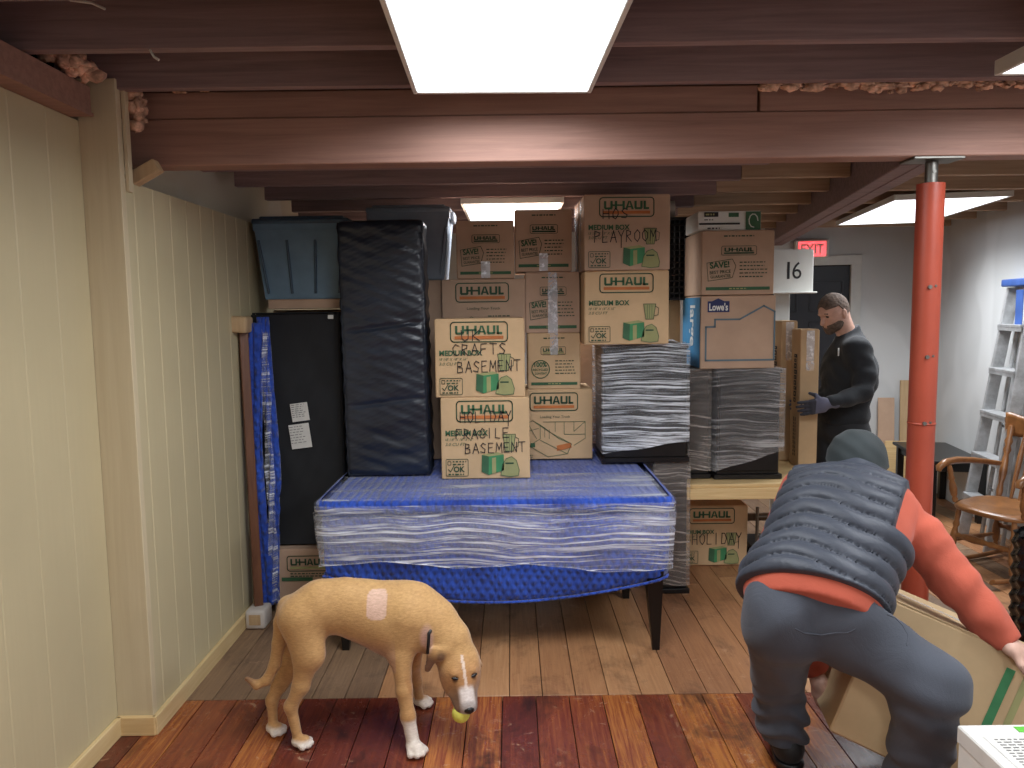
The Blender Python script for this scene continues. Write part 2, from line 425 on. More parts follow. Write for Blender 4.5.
# floor boards
def planks():
    mats = ['floor_red', 'floor_tan', 'floor_grey', 'floor_gap']
    mb = MB(); vals = []
    def board(x0, x1, y0, y1, m):
        g = .0036; v = random.random(); t = -.001 * random.random()
        mb.box(((x0 + x1) / 2, (y0 + y1) / 2, -.012 + t), (x1 - x0 - g, y1 - y0 - g * 1.5, .024), mi=m, bev=0.0012)
        nonlocal_n = len(mb.f) - len(vals); vals.extend([v] * nonlocal_n)
    w = .142; x = -1.62; k = 0
    while x < 4.2:
        off = random.uniform(0, .9)
        y = -3.1
        while y < 3.12:
            y1 = min(3.12, y + (1.9 + off)); off = random.uniform(-.3, .6)
            if 3.12 - y1 < .5: y1 = 3.12
            board(x, x + w, y, y1, 0 if x < 1.9 else 1); y = y1
        y = 3.12; xs = x + .03
        while y < 8.2:
            y1 = y + random.uniform(1.1, 2.3); y1 = min(8.2, y1)
            if 8.2 - y1 < .4: y1 = 8.2
            mt = 2 if x < -.75 else 1
            if x > 1.6: mt = 1 if random.random() < .5 else 2
            board(xs, xs + w, y, y1, mt); y = y1
        x += w; k += 1
    mb.box((1.3, 2.5, -.035), (6.4, 11.6, .02), mi=3); vals.extend([0] * (len(mb.f) - len(vals)))
    o = mb.build('floor', mats); me = o.data
    a = me.attributes.new('plank', 'FLOAT', 'FACE'); a.data.foreach_set('value', vals[:len(me.polygons)])
    struct(o)
planks()
# left wall: boarded panelling with grooves, its front run set back behind the corner post
def grooved(y0, y1, x, z0, z1, pitch=.2, first=0.0):
    pts = []; y = y0; g = y0 + first
    pts.append((x, y0))
    while g < y1 - .02:
        if g > y0 + .02: pts += [(x, g - .006), (x - .0022, g - .002), (x - .0022, g + .002), (x, g + .006)]
        g += pitch
    pts += [(x, y1), (x - .03, y1), (x - .03, y0)]
    return pts
mb = MB(); mb.prism(grooved(-3.0, 2.865, -1.575, 0, 2.36, .2, .06), 'z', 0, 2.36, 0)
struct(mb.build('wall_left_front', ['panelling']))
mb = MB(); mb.prism(grooved(2.9, 8.1, -1.435, 0, 2.15, .155, .06), 'z', 0, 2.15, 0)
struct(mb.build('wall_left_back', ['panelling']))
mb = MB(); mb.box((-1.575, 5.5, 1.24), (.09, 5.2, 2.52), mi=0); mb.box((-1.52, 5.52, 2.141), (.16, 5.16, .018), mi=0)
struct(mb.build('wall_left_upper', ['drywall_warm']))
mb = MB(); mb.box((-1.505, 2.883, 1.255), (.142, .035, 2.51), bev=.002)
struct(mb.build('trim_1', ['post_wood']))
mb = MB(); mb.box((-1.426, 2.915, 2.31), (.014, .03, .40), bev=.001)
struct(mb.build('trim_2', ['post_wood']))
mb = MB(); mb.box((-1.564, -.07, .038), (.02, 5.85, .076), bev=.002); struct(mb.build('baseboard_left_front', ['pine_y']))
mb = MB(); mb.box((-1.498, 2.854, .038), (.152, .02, .076), bev=.002); struct(mb.build('baseboard_post', ['pine']))
mb = MB(); mb.box((-1.424, 5.45, .038), (.02, 5.2, .076), bev=.002); struct(mb.build('baseboard_left_back', ['pine_y']))
# plate beam on top of the left wall
mb = MB(); mb.box((-1.565, -.1, 2.415), (.13, 5.84, .105), bev=.003); mb.box((-1.50, -.1, 2.368), (.012, 5.84, .012))
struct(mb.build('plate_beam', ['beam_wood']))
# other walls
def slab(name, p, q, z0, z1, th, mat):
    d = Vector((q[0] - p[0], q[1] - p[1])); L = d.length; a = math.atan2(d.y, d.x)
    mb = MB(); n = Vector((-d.y, d.x)).normalized()
    c = ((p[0] + q[0]) / 2 + n.x * th / 2, (p[1] + q[1]) / 2 + n.y * th / 2, (z0 + z1) / 2)
    mb.box(c, (L + th, th, z1 - z0), rot=(0, 0, a)); return struct(mb.build(name, [mat]))
slab('wall_right', (wallx(6.947), 6.947), (wallx(-3), -3), 0, 2.72, -.08, 'drywall').location.x += 0
slab('wall_rear', (-1.7, -3), (2.3, -3), 0, 2.72, -.08, 'drywall')
# back wall, left and right of the doorway
bd = Vector((-.982, .189, 0)); bp = Vector((3.876, 6.947, 0))
def bw(s, z=0, off=0): return bp + bd * s + Vector((-.189, -.982, 0)) * off + Vector((0, 0, z))
BA = math.atan2(-.189, .982)
def bslab(name, s0, s1, z0, z1, mat, th=.08, off=-.04, bev=0):
    mb = MB(); mb.box(bw((s0 + s1) / 2, (z0 + z1) / 2, off), (abs(s1 - s0), th, z1 - z0), rot=(0, 0, BA), bev=bev); return struct(mb.build(name, [mat]))
bslab('wall_back', -.1, .70, 0, 2.5, 'drywall'); bslab('wall_back_left', 1.60, 5.7, 0, 2.5, 'drywall'); bslab('wall_back_over_door', .70, 1.60, 2.03, 2.5, 'drywall')
# door
dr = MB(); dr.box(bw(1.15, 1.01, -.05), (.86, .04, 2.02), rot=(0, 0, BA), bev=.002)
do = struct(dr.build('door_1', ['black_door']))
mb = MB()
for cx in (.95, 1.35):
    for z0, z1 in ((.2, .85), (.95, 1.5), (1.6, 1.88)):
        for a, b, c, d in ((cx, (z0 + z1) / 2, .28, z1 - z0),):
            for sx in (-1, 1): mb.box(bw(a + sx * c / 2, b, -.028), (.02, .012, d), rot=(0, 0, BA), bev=.003)
            for sz in (-1, 1): mb.box(bw(a, b + sz * d / 2, -.028), (c, .012, .02), rot=(0, 0, BA), bev=.003)
mo = mb.build('door_moulding', ['black_door'], do)
mb = MB(); mb.cyl(bw(.80, 1.0, -.02), bw(.80, 1.0, .03), .012); mb.ball(bw(.80, 1.0, .045), .028); mb.build('door_knob', ['steel'], do)
mb = MB()
mb.box(bw(.70, 1.04, .008), (.09, .03, 2.08), rot=(0, 0, BA), bev=.003); mb.box(bw(1.60, 1.04, .008), (.09, .03, 2.08), rot=(0, 0, BA), bev=.003)
mb.box(bw(1.15, 2.07, .008), (.99, .032, .09), rot=(0, 0, BA), bev=.003)
mb.box(bw(.735, 1.01, -.04), (.02, .09, 2.02), rot=(0, 0, BA)); mb.box(bw(1.565, 1.01, -.04), (.02, .09, 2.02), rot=(0, 0, BA))
struct(mb.build('trim_3', ['white_trim']))
# corner studs and edge of the drywall by the column
mb = MB(); mb.box(bw(.05, 1.15, .03), (.09, .06, 2.3), rot=(0, 0, BA), bev=.003); struct(mb.build('trim_4', ['stud_brown']))
mb = MB(); mb.box((wallx(6.55) - .02, 6.55, 1.15), (.03, .07, 2.3), rot=(0, 0, -.18), bev=.003); struct(mb.build('trim_5', ['ply']))
# exit sign over the door
ex = thing('exit_sign', 'small lit red exit sign on the back wall above the black door', 'sign', bw(1.10, 2.10, .04), BA)
mb = MB(); mb.box((0, 0, .075), (.30, .05, .17), bev=.008); mb.build('sign_housing', ['white_plastic'], ex)
mb = MB(); mb.box((.0, -.027, .075), (.24, .006, .135), bev=.002)
mb.build('lit_face', ['exit_red'], ex)
mb = MB(); pr = Print(mb, (-.10, -.0305, .03), (1, 0, 0), (0, 0, 1)); pr.text('EXIT', 0, 0, .20, .09, 0, bold=.03); mb.build('lettering', ['white_plastic'], ex)
# light switch / outlet by the corner
mb = MB(); mb.box((wallx(6.25) - .012, 6.25, 1.0), (.012, .075, .12), rot=(0, 0, -.18), bev=.003)
mb.box((wallx(6.25) - .02, 6.25, 1.0), (.008, .015, .03), rot=(0, 0, -.18)); tag(mb.build('light_switch', ['outlet_white']), 'small white light switch plate on the right wall beside the red column', 'switch')
# ------------------------------------------------------------------ ceiling
mb = MB(); mb.box((1.0, .02, 2.70), (5.9, 6.2, .03)); mb.box((1.3, 3.24, 2.60), (5.8, .04, .22)); struct(mb.build('ceiling', ['subfloor_wood']))
mb = MB(); mb.box((1.1, 5.75, 2.515), (6.0, 5.1, .03)); struct(mb.build('ceiling_back', ['subfloor_wood']))
def joist(x0, x1, y, z0, z1, mat, th=.042):
    mb = MB(); mb.box(((x0 + x1) / 2, y, (z0 + z1) / 2), (x1 - x0, th, z1 - z0), bev=.002)
    o = mb.build('ceiling_joist', [mat]); return struct(o)
for y in [2.90, 2.48, 2.07, 1.66, 1.25, .84, .43, .02, -.4, -.8, -1.2, -1.6, -2.0, -2.4, -2.8]:
    joist(-1.66, wallx(y) - .01, y, 2.475, 2.684, 'joist_wood')
for y in [3.56, 4.0, 4.48, 5.02, 5.5, 6.0, 6.5]:
    gx = girx(y) - .09
    joist(-1.41 if y < 5.3 else -1.5, 1.19, y, 2.30, 2.50, 'joist_wood'); joist(1.192, gx, y + .0, 2.31, 2.50, 'tan_joist')
    joist(gx + .19, wallx(y) - .005, y, 2.31, 2.50, 'tan_joist')
# main beam: two plies side by side on top of one another
mb = MB(); mb.box((.62, 3.10, 2.318), (4.25, .11, .178), bev=.004); bo = struct(mb.build('beam_main', ['beam_wood']))
mb = MB(); mb.box((-.27, 3.10, 2.459), (2.48, .10, .10), bev=.003); struct(mb.build('beam_upper_left', ['beam_wood']))
mb = MB(); mb.box((1.86, 3.10, 2.459), (1.76, .104, .10), bev=.003); struct(mb.build('beam_upper_right', ['beam_wood']))
mb = MB(); mb.box((-1.405, 2.99, 2.19), (.13, .05, .05), rot=(0, -.5, 0), bev=.003); struct(mb.build('trim_6', ['ply']))
# girder running back from the main beam
a, b = Vector((girx(3.16), 3.16, 2.31)), Vector((girx(7.2), 7.2, 2.31)); ga = math.atan2((b - a).y, (b - a).x)
for k, sx in enumerate((-.04, .04)):
    mb = MB(); mb.box((a + b) / 2 + Vector((math.cos(ga + math.pi / 2), math.sin(ga + math.pi / 2), 0)) * sx, ((b - a).length, .076, .185), rot=(0, 0, ga), bev=.004)
    struct(mb.build('girder', ['joist_wood']))
# pink insulation
def fluff(name, pts, r, n, seed=1, sc=(1, 1, 1)):
    rd = random.Random(seed); mb = MB()
    for i in range(n):
        t = rd.random() * (len(pts) - 1); k = min(int(t), len(pts) - 2); p = Vector(pts[k]).lerp(Vector(pts[k + 1]), t - k)
        p += Vector((rd.gauss(0, r * .4), rd.gauss(0, r * .2), rd.gauss(0, r * .35)))
        q = r * rd.uniform(.3, .75); mb.ball(p, q, 0, 8, (rd.uniform(.8, 1.8) * sc[0], rd.uniform(.6, 1.1), rd.uniform(.5, 1.1) * sc[2]))
    for i, v in enumerate(mb.v): mb.v[i] = tuple(c + rd.gauss(0, r * .10) for c in v)
    o = mb.build(name, ['pink_foam']); return o
o = fluff('insulation', [(.95, 2.94, 2.474), (1.25, 2.94, 2.476), (1.5, 2.94, 2.472), (1.8, 2.94, 2.476), (2.1, 2.94, 2.474)], .026, 170, 3, (1.3, 1, .8)); tag(o, 'strip of pink insulation packed above the right half of the beam', 'insulation', None, 'stuff')
o = fluff('insulation', [at(50, 55, 2.66), at(70, 62, 2.68), at(92, 74, 2.72)], .034, 44, 5); tag(o, 'tuft of pink insulation over the left wall plate', 'insulation', None, 'stuff')
o = fluff('insulation', [(-1.405, 2.95, 2.50), (-1.40, 2.95, 2.44), (-1.395, 2.95, 2.36)], .032, 34, 6, (.7, 1, 1.3)); tag(o, 'tuft of pink insulation hanging beside the corner post', 'insulation', None, 'stuff')
o = fluff('insulation', [(-1.27, 3.02, 2.513), (-1.15, 3.02, 2.515)], .02, 16, 8); tag(o, 'small crumb of pink insulation on the left end of the beam', 'insulation', None, 'stuff')
for (x, y, lab, pts) in ((0, 0, 'frayed pale wire end hanging at the top left of the ceiling', [at(70, 0, 2.40), at(92, 3, 2.39), at(105, 9, 2.39)]),
                    (0, 0, 'short frayed wire end poking out under a ceiling joist', [at(150, 50, 2.45), at(154, 57, 2.44), at(159, 60, 2.44)])):
    mb = MB(); mb.tube(pts, .004, 6); tag(mb.build('wire_end', ['outlet_white']), lab, 'wire')
# ------------------------------------------------------------------ ceiling lights
def panel(loc, w, l, rz, label, h=.05, power=24, spread=168):
    t = thing('ceiling_light', label, 'light', loc, rz)
    mb = MB()
    for sx in (-1, 1): mb.box((sx * (w / 2 - .008), 0, -h / 2), (.016, l, h), bev=.002)
    for sy in (-1, 1): mb.box((0, sy * (l / 2 - .008), -h / 2), (w - .032, .016, h), bev=.002)
    mb.box((0, 0, -.004), (w - .03, l - .03, .008)); mb.build('frame', ['white_plastic'], t)
    mb = MB(); mb.box((0, 0, -h + .006), (w - .034, l - .034, .006)); mb.build('diffuser', ['light_panel'], t)
    la = bpy.data.lights.new('lamp', 'AREA'); la.shape = 'RECTANGLE'; la.size = w - .04; la.size_y = l - .04; la.energy = power; la.spread = R(spread); la.color = (.93, .965, 1)
    lo_ = bpy.data.objects.new('lamp', la); COL.objects.link(lo_); lo_.parent = t; lo_.location = (0, 0, -h + .001)
panel((-.005, 2.20, 2.475), .64, 1.25, R(1.4), 'large bright ceiling light panel overhead at the top centre')
panel((1.96, 2.06, 2.475), .60, 1.25, R(0), 'ceiling light panel at the upper right edge, only its corner in view')
panel((.015, 5.10, 2.298), .60, 1.25, 0, 'ceiling light panel far back, half hidden behind the stacked boxes', h=.034)
panel((2.76, 5.30, 2.312), .66, 1.42, R(-10), 'ceiling light panel behind the red column', h=.034, power=24, spread=135)
panel((-.0, -.9, 2.475), .62, 1.25, 0, 'unseen ceiling light panel added as fill behind the viewer, nearer the left wall')  # unseen panel, added to lift the ambient light of the room
panel((1.9, -.9, 2.475), .62, 1.25, 0, 'unseen ceiling light panel added as fill behind the viewer, nearer the right wall')  # second unseen panel, added so both sides brighten evenly
# ------------------------------------------------------------------ column
cx, cy = 1.685, 3.10
t = thing('support_column', 'red painted steel column under the main beam', 'column', (cx, cy, 0))
mb = MB(); mb.cyl((0, 0, .012), (0, 0, 2.13), .052, n=32); mb.lathe((0, 0, 1.16), (0, 0, 1.17), [(0, .052), (.3, .0545), (.7, .0545), (1, .052)], 32); mb.build('pipe', ['red_paint'], t)
mb = MB(); mb.cyl((0, 0, 2.12), (0, 0, 2.215), .024, n=20); mb.cyl((0, -.026, 2.175), (0, -.02, 2.175), .007, n=10); mb.build('screw_jack', ['steel'], t)
mb = MB(); mb.box((0, 0, 2.223), (.2, .12, .01), bev=.002); mb.build('top_plate', ['steel'], t)
mb = MB(); mb.box((0, 0, .006), (.2, .2, .012), bev=.002); mb.build('base_plate', ['red_paint'], t)
for z in (1.17, 1.44, 1.72):
    mb = MB(); mb.cyl((-.015, -.056, z), (-.015, -.045, z), .008, n=10); mb.cyl((.008, -.055, z + .004), (.008, -.045, z + .004), .005, n=10); mb.build('pin', ['steel'], t)
# ================================================================== CARTONS
CM = ['kraft', 'ink_green', 'ink_orange', 'ink_black', 'ink_palegreen', 'ink_brightgreen', 'ink_darkgreen', 'ink_blue', 'ink_navy', 'ink_slate', 'white_plastic']
def lines(pr, u0, u1, v, n, dv, mi, h=.006, seed=0, l=1):
    rd = random.Random(seed)
    for k in range(n):
        u = u0; end = u1 - rd.uniform(0, (u1 - u0) * .25)
        while u < end:
            w = rd.uniform(.008, .022); pr.rect(u, v - k * dv, min(u + w, end), v - k * dv + h, mi, l); u += w + .006
def logo(pr, u0, v0, u1, v1, dk=6, g=1, o=2):
    w, h = u1 - u0, v1 - v0
    pr.frame(u0, v0, u1, v1, h * .18, h * .055, dk)
    a, b = v0 + h * .38, v0 + h * .82; H = b - a; k = w * .042; X = lambda f: u0 + w * f
    def rc(x0, y0, x1, y1): pr.rect(x0, a + H * y0, x1, a + H * y1, g, 2)
    for x0, x1 in ((X(.08), X(.24)), (X(.64), X(.79))):                      # the two letters U
        rc(x0, .12, x0 + k, 1); rc(x1 - k, .12, x1, 1); rc(x0 + k * .3, 0, x1 - k * .3, .24)
    rc(X(.24), .40, X(.31), .60)                                              # hyphen
    rc(X(.28), 0, X(.28) + k, 1); rc(X(.42), 0, X(.42) + k, 1); rc(X(.28), .40, X(.45), .60)
    am = X(.55); pr.poly([(X(.47), a), (X(.47) + k, a), (am + k * .1, b), (am - k * .55, b)], g, 2); pr.poly([(X(.63) - k, a), (X(.63), a), (am + k * .55, b), (am - k * .1, b)], g, 2); rc(X(.50), .22, X(.60), .38)
    rc(X(.81), 0, X(.81) + k, 1); rc(X(.81), 0, X(.91), .24)
    pr.rect(u0 + w * .07, v0 + h * .14, u0 + w * .93, v0 + h * .30, o, 2)
def toaster(pr, u, v, w, h):
    pr.poly([(u, v + h * .15), (u + w * .3, v), (u + w * .32, v + h * .82), (u + w * .03, v + h * .9)], 1)
    pr.poly([(u + w * .3, v), (u + w * .95, v + h * .2), (u + w * .95, v + h * .9), (u + w * .32, v + h * .82)], 5)
    pr.poly([(u + w * .03, v + h * .9), (u + w * .32, v + h * .82), (u + w * .95, v + h * .9), (u + w * .7, v + h)], 4)
    pr.poly([(u + w * .45, v + h * .05), (u + w * .62, v + h * .1), (u + w * .62, v + h * .78), (u + w * .45, v + h * .75)], 4, 2)
def kettle(pr, u, v, w, h):
    q = [(0, .05), (.1, .6), (.3, .9), (.6, 1), (.85, .8), (1, .3), (.95, .02), (.5, -.03)]
    pr.poly([(u + a * w, v + b * h) for a, b in q], 4, 1); pr.stroke([(u + a * w, v + b * h) for a, b in q], .003, 1, 2, True)
    pr.rect(u + w * .25, v + h * .62, u + w * .7, v + h * .7, 6, 3)
def blender_(pr, u, v, w, h):
    q = [(.1, 1), (.9, 1), (.75, .1), (.25, .1)]
    pr.poly([(u + a * w, v + b * h) for a, b in q], 4, 1); pr.stroke([(u + a * w, v + b * h) for a, b in q], .003, 6, 2, True)
    pr.stroke([(u + w * .9, v + h * .85), (u + w * 1.1, v + h * .75), (u + w * 1.05, v + h * .35), (u + w * .8, v + h * .3)], .003, 6, 2)
    for k in (.35, .5, .65): pr.stroke([(u + w * k, v + h * .15), (u + w * k, v + h * .95)], .0018, 6, 2)
def okstamp(pr, u, v, w, h):
    pr.frame(u, v, u + w, v + h, h * .08, .003, 6)
    lines(pr, u + w * .3, u + w * .95, v + h * .82, 2, h * .16, 6, h * .07, 4)
    pr.frame(u + w * .08, v + h * .66, u + w * .22, v + h * .88, h * .05, .003, 6)
    pr.text('OK', u + w * .34, v + h * .24, u + w * .85, v + h * .58, 6, 1, .03)
    pr.stroke([(u + w * .1, v + h * .4), (u + w * .2, v + h * .26), (u + w * .36, v + h * .62)], .004, 6)
    lines(pr, u + w * .1, u + w * .9, v + h * .07, 1, 0, 6, h * .08, 9)
def face_medium(pr, w, h, writing=()):
    logo(pr, w * .18, h * .71, w * .81, h * .96)
    pr.text('MEDIUM BOX', w * .05, h * .535, w * .53, h * .605, 1, 1, .03)
    pr.text('18 1/8" X 18" X 16"', w * .05, h * .475, w * .36, h * .51, 1, 1, 0, .3); pr.text('3.0 CU FT', w * .05, h * .415, w * .27, h * .452, 1, 1, 0, .3)
    okstamp(pr, w * .05, h * .04, w * .25, h * .21)
    toaster(pr, w * .45, h * .05, w * .27, h * .28); kettle(pr, w * .67, h * .035, w * .21, h * .24); blender_(pr, w * .68, h * .32, w * .18, h * .23)
    for (txt, u, v, ww, hh) in writing: hand(pr, txt, w * u, h * v, w * ww, h * hh, 3, .0045, 4, .02)
def face_save(pr, w, h, kind='save', writing=()):
    lines(pr, w * .3, w * .74, h * .905, 1, 0, 6, h * .02, 8)
    logo(pr, w * .27, h * .62, w * .75, h * .76, 6, 6, 6) if kind != 'recycle' else logo(pr, w * .25, h * .62, w * .72, h * .76, 6, 1, 4)
    if kind == 'save':
        q = [(.07, .5), (.42, .56), (.47, .45), (.42, .27), (.09, .22)]
        pr.stroke([(a * w, b * h) for a, b in q], .003, 6, 1, True)
        pr.text('SAVE!', w * .11, h * .42, w * .38, h * .52, 1, 1, .03, 0, .07); pr.text('BEST PRICE', w * .11, h * .335, w * .40, h * .385, 6, 1, .01, 0, .07); pr.text('GUARANTEE', w * .12, h * .27, w * .40, h * .315, 6, 1, .01, 0, .07)
    else:
        pts = [(w * .24 + w * .17 * math.cos(k * .3491), h * .36 + w * .17 * math.sin(k * .3491)) for k in range(18)]
        pr.stroke(pts, .005, 1, 1, True)
        pr.text('100%', w * .12, h * .40, w * .36, h * .49, 1, 1, .03); pr.text('RECYCLED', w * .10, h * .33, w * .38, h * .375, 1, 1, .02)
        pr.text('CONTENT', w * .13, h * .265, w * .36, h * .305, 1, 1, .02)
    lines(pr, w * .52, w * .92, h * .50, 5, h * .056, 6, h * .016, 12)
    pr.rect(w * .06, h * .075, w * .94, h * .125, 1); lines(pr, w * .38, w * .64, h * .09, 1, 0, 4, h * .018, 3, 2)
def face_kitchen(pr, w, h, drawing=True, pale=False):
    logo(pr, w * .17, h * .70, w * .80, h * .95, 6, 6, 2)
    pr.text('Loading Your Truck', w * .3, h * .585, w * .7, h * .63, 6, 1, 0)
    if drawing:
        S = lambda *p: pr.stroke([(a * w, b * h) for a, b in p], .0028, 1, 1)
        S((.08, .5), (.2, .56), (.3, .5), (.3, .3), (.15, .2), (.08, .28), (.08, .5)); S((.3, .5), (.55, .3), (.72, .22), (.66, .08), (.3, .28)); S((.2, .56), (.45, .38), (.72, .22)); S((.15, .2), (.4, .04), (.66, .08))
        S((.34, .54), (.9, .54), (.9, .3), (.75, .2)); S((.5, .54), (.5, .4)); S((.62, .54), (.62, .36), (.9, .36)); S((.75, .54), (.75, .4), (.9, .54)); S((.15, .5), (.25, .3)); S((.1, .4), (.28, .45)); S((.36, .46), (.36, .32)); S((.42, .43), (.42, .3))
        pr.poly([(w * .52, h * .12), (w * .72, h * .17), (w * .7, h * .24), (w * .52, h * .2)], 2, 1); pr.rect(w * .17, h * .18, w * .23, h * .24, 1, 2)
        lines(pr, w * .08, w * .22, h * .06, 2, h * .03, 6, h * .012, 5)
    else:
        pr.stroke([(w * .2, h * .4), (w * .35, h * .5), (w * .5, h * .42)], .003, 6); lines(pr, w * .55, w * .9, h * .5, 2, h * .05, 6, h * .015, 2)
def tape_child(t, pts, w, mat='tape_clear', name='packing_tape'):
    """pts: centre line points as (p, normal) in local space"""
    mb = MB()
    for (p, n, s), (q, _, _) in zip(pts[:-1], pts[1:]):
        p, q, n, s = Vector(p), Vector(q), Vector(n), Vector(s)
        N = 7; rd = random.Random(str(p))
        vs = []
        for i in range(N):
            c = p.lerp(q, i / (N - 1)) + n * (.0012 + rd.uniform(0, .002)); e = rd.uniform(-.002, .002)
            vs += [c - s * (w / 2 + e), c + n * rd.uniform(0, .002), c + s * (w / 2 + e)]
        mb.add(vs, [(3 * i + k, 3 * i + k + 1, 3 * i + 4 + k, 3 * i + 3 + k) for i in range(N - 1) for k in (0, 1)], 0, False)
    return mb.build(name, [mat], t)
def carton(label, x0, x1, yf, depth, z0, z1, front=None, left=None, kraft='kraft', rz=0, group=None, tape=None, lefttape=False, name='moving_box', mats=None, bev=.004, tape_mat='tape_clear'):
    w, h = x1 - x0, z1 - z0
    t = thing(name, label, 'box', ((x0 + x1) / 2, yf + depth / 2, z0), rz, group)
    mb = MB(); g = .0025
    mb.box((0, 0, h / 2), (w, depth, h - .002), bev=bev)
    for i, v in enumerate(mb.v): mb.v[i] = (v[0], v[1] + (.003 * math.sin(v[2] * 9) if v[1] < 0 else 0), v[2])
    mb.v = [(x + random.uniform(-.0015, .0015), y, z) for x, y, z in mb.v]
    fo = -depth / 2 - .0045
    if front: front(Print(mb, (-w / 2, fo + .0, 0), (1, 0, 0), (0, 0, 1), .0008), w, h)
    if left: left(Print(mb, (-w / 2 - .002, depth / 2, 0), (0, -1, 0), (0, 0, 1), .0008), depth, h)
    mm = list(CM); mm[0] = kraft
    mb.build('carton_body', mm, t)
    mb = MB()                                           # the four top flaps meet in the middle
    mb.box((0, -depth / 4, h), (w - .012, depth / 2 - .004, .004), bev=.001); mb.box((0, depth / 4, h), (w - .012, depth / 2 - .004, .004), bev=.001)
    mb.build('top_flap', [kraft], t)
    if tape == 'front': tape_child(t, [((0, fo - .001, h), (0, -1, 0), (1, 0, 0)), ((0, fo - .001, h * .62), (0, -1, 0), (1, 0, 0))], .045)
    if lefttape:
        for yy in (-.1, .06, .17): tape_child(t, [((-w / 2 - .003, yy, h), (-1, 0, 0), (0, -1, 0)), ((-w / 2 - .003, yy, .0), (-1, 0, 0), (0, -1, 0))], .05, 'tape_white')
    if tape == 'bottom': tape_child(t, [((0, fo - .001, h * .30), (0, -1, 0), (1, 0, 0)), ((0, fo - .001, .004), (0, -1, 0), (1, 0, 0))], .05, 'tape_white')
    if tape == 'both':
        tape_child(t, [((0, fo - .001, h), (0, -1, 0), (1, 0, 0)), ((0, fo - .001, .0), (0, -1, 0), (1, 0, 0))], .055, tape_mat)
    return t
film('tape_white', (25, 25, 25), .55, .8)
# --- middle stack in front, on the blue-wrapped table
DT = .768
carton('brown moving box handwritten HOLIDAY FRAGILE BASEMENT, resting on the blue wrapped table', -.374, .088, 3.93, .42, DT, 1.198,
       lambda p, w, h: face_medium(p, w, h, [('HOLIDAY', .22, .70, .60, .13), ('FRAGILE', .17, .50, .62, .12), ('BASEMENT', .27, .32, .70, .12)]))
carton('brown moving box handwritten UK CRAFTS BASEMENT, on top of the HOLIDAY box', -.397, .068, 3.93, .42, 1.2, 1.607,
       lambda p, w, h: face_medium(p, w, h, [('UK', .30, .72, .24, .14), ('CRAFTS', .20, .54, .62, .14), ('BASEMENT', .25, .32, .72, .14)]))
# --- small-box column just right of it
Y2 = 4.40
carton('brown box with a line drawing of a truck, bottom of the narrow column', .03, .468, Y2, .32, DT + .006, 1.187, lambda p, w, h: face_kitchen(p, w, h, True), kraft='kraft', group=None)
carton('small brown box with a round recycled-content stamp, on the truck-drawing box', .094, .398, Y2, .32, 1.189, 1.513, lambda p, w, h: face_save(p, w, h, 'recycle'), tape='front')
carton('small SAVE! box with white tape down its whole front, second from the top', .084, .396, Y2, .32, 1.515, 1.862, lambda p, w, h: face_save(p, w, h), kraft='kraft_brown', tape='both')
carton('small SAVE! box topping the narrow column, left of the PLAYROOM box', .027, .352, Y2, .32, 1.866, 2.215, lambda p, w, h: face_save(p, w, h), kraft='kraft_brown', tape='bottom')
# --- behind the CRAFTS box
carton('plain tall brown box mostly hidden behind the front stack', -.36, -.02, 4.42, .4, DT + .006, 1.40, kraft='kraft_brown')
carton('wide low brown box with large logo, half hidden behind the CRAFTS box', -.392, .086, 4.38, .42, 1.402, 1.826, lambda p, w, h: face_kitchen(p, w, h, False), kraft='kraft_brown', rz=R(-1))
carton('dim small SAVE! box in front of the far ceiling light, on the wide low box', -.306, .022, 4.38, .32, 1.83, 2.155, lambda p, w, h: face_save(p, w, h), kraft='kraft_brown', tape='bottom')
carton('plain brown box showing a sliver between black mattress and CRAFTS box', -.50, -.402, 4.44, .4, DT + .006, 1.826, kraft='kraft_brown')
# --- on the wrapped black cabinet
carton('brown medium box without handwriting, on the streaky film-wrapped black cabinet', .405, .868, 4.20, .44, 1.452, 1.855, lambda p, w, h: face_medium(p, w, h), kraft='kraft')
carton('brown moving box handwritten HDS PLAYROOM, topmost beside the ceiling joists', .395, .862, 4.18, .44, 1.858, 2.262, lambda p, w, h: face_medium(p, w, h, [('H0S', .22, .68, .32, .13), ('PLAYROOM', .12, .37, .74, .15)])
       , kraft='kraft_brown', rz=R(1.5), lefttape=True)
# --- right column: blue-sided large box, SAVE box, flat white pack
def low_front(pr, w, h):
    q = [(.09, .78), (.09, .93), (.15, .93), (.23, .97), (.31, .93), (.38, .93), (.38, .78)]
    pr.poly([(a * w, b * h) for a, b in q], 8); pr.text("Lowe's", w * .11, h * .80, w * .36, h * .905, 10, 2, .03)
    pr.stroke([(a * w, b * h) for a, b in [(.07, .12), (.07, .58), (.19, .58), (.19, .68), (.52, .68), (.84, .86), (.985, .78), (.985, .12)]], .010, 9, 1, True)
def low_left(pr, w, h):
    pr.rect(.004, .006, w - .004, h - .006, 7)
    vs, fs = text2d('large', .02)                          # reads downward
    pr.mb.add([pr.P(w * (.38 + y * .36), h * (.88 - x * .58), 3) for x, y in vs], fs, 10)
carton('large brown box with blue side, navy logo and blue house outline', 1.098, 1.532, 4.42, .45, 1.292, 1.715, low_front, low_left, kraft='kraft_brown')
carton('brown box with SAVE! tag on top of the blue-sided box', 1.095, 1.512, 4.40, .42, 1.72, 2.085, lambda p, w, h: face_save(p, w, h), kraft='kraft_brown')
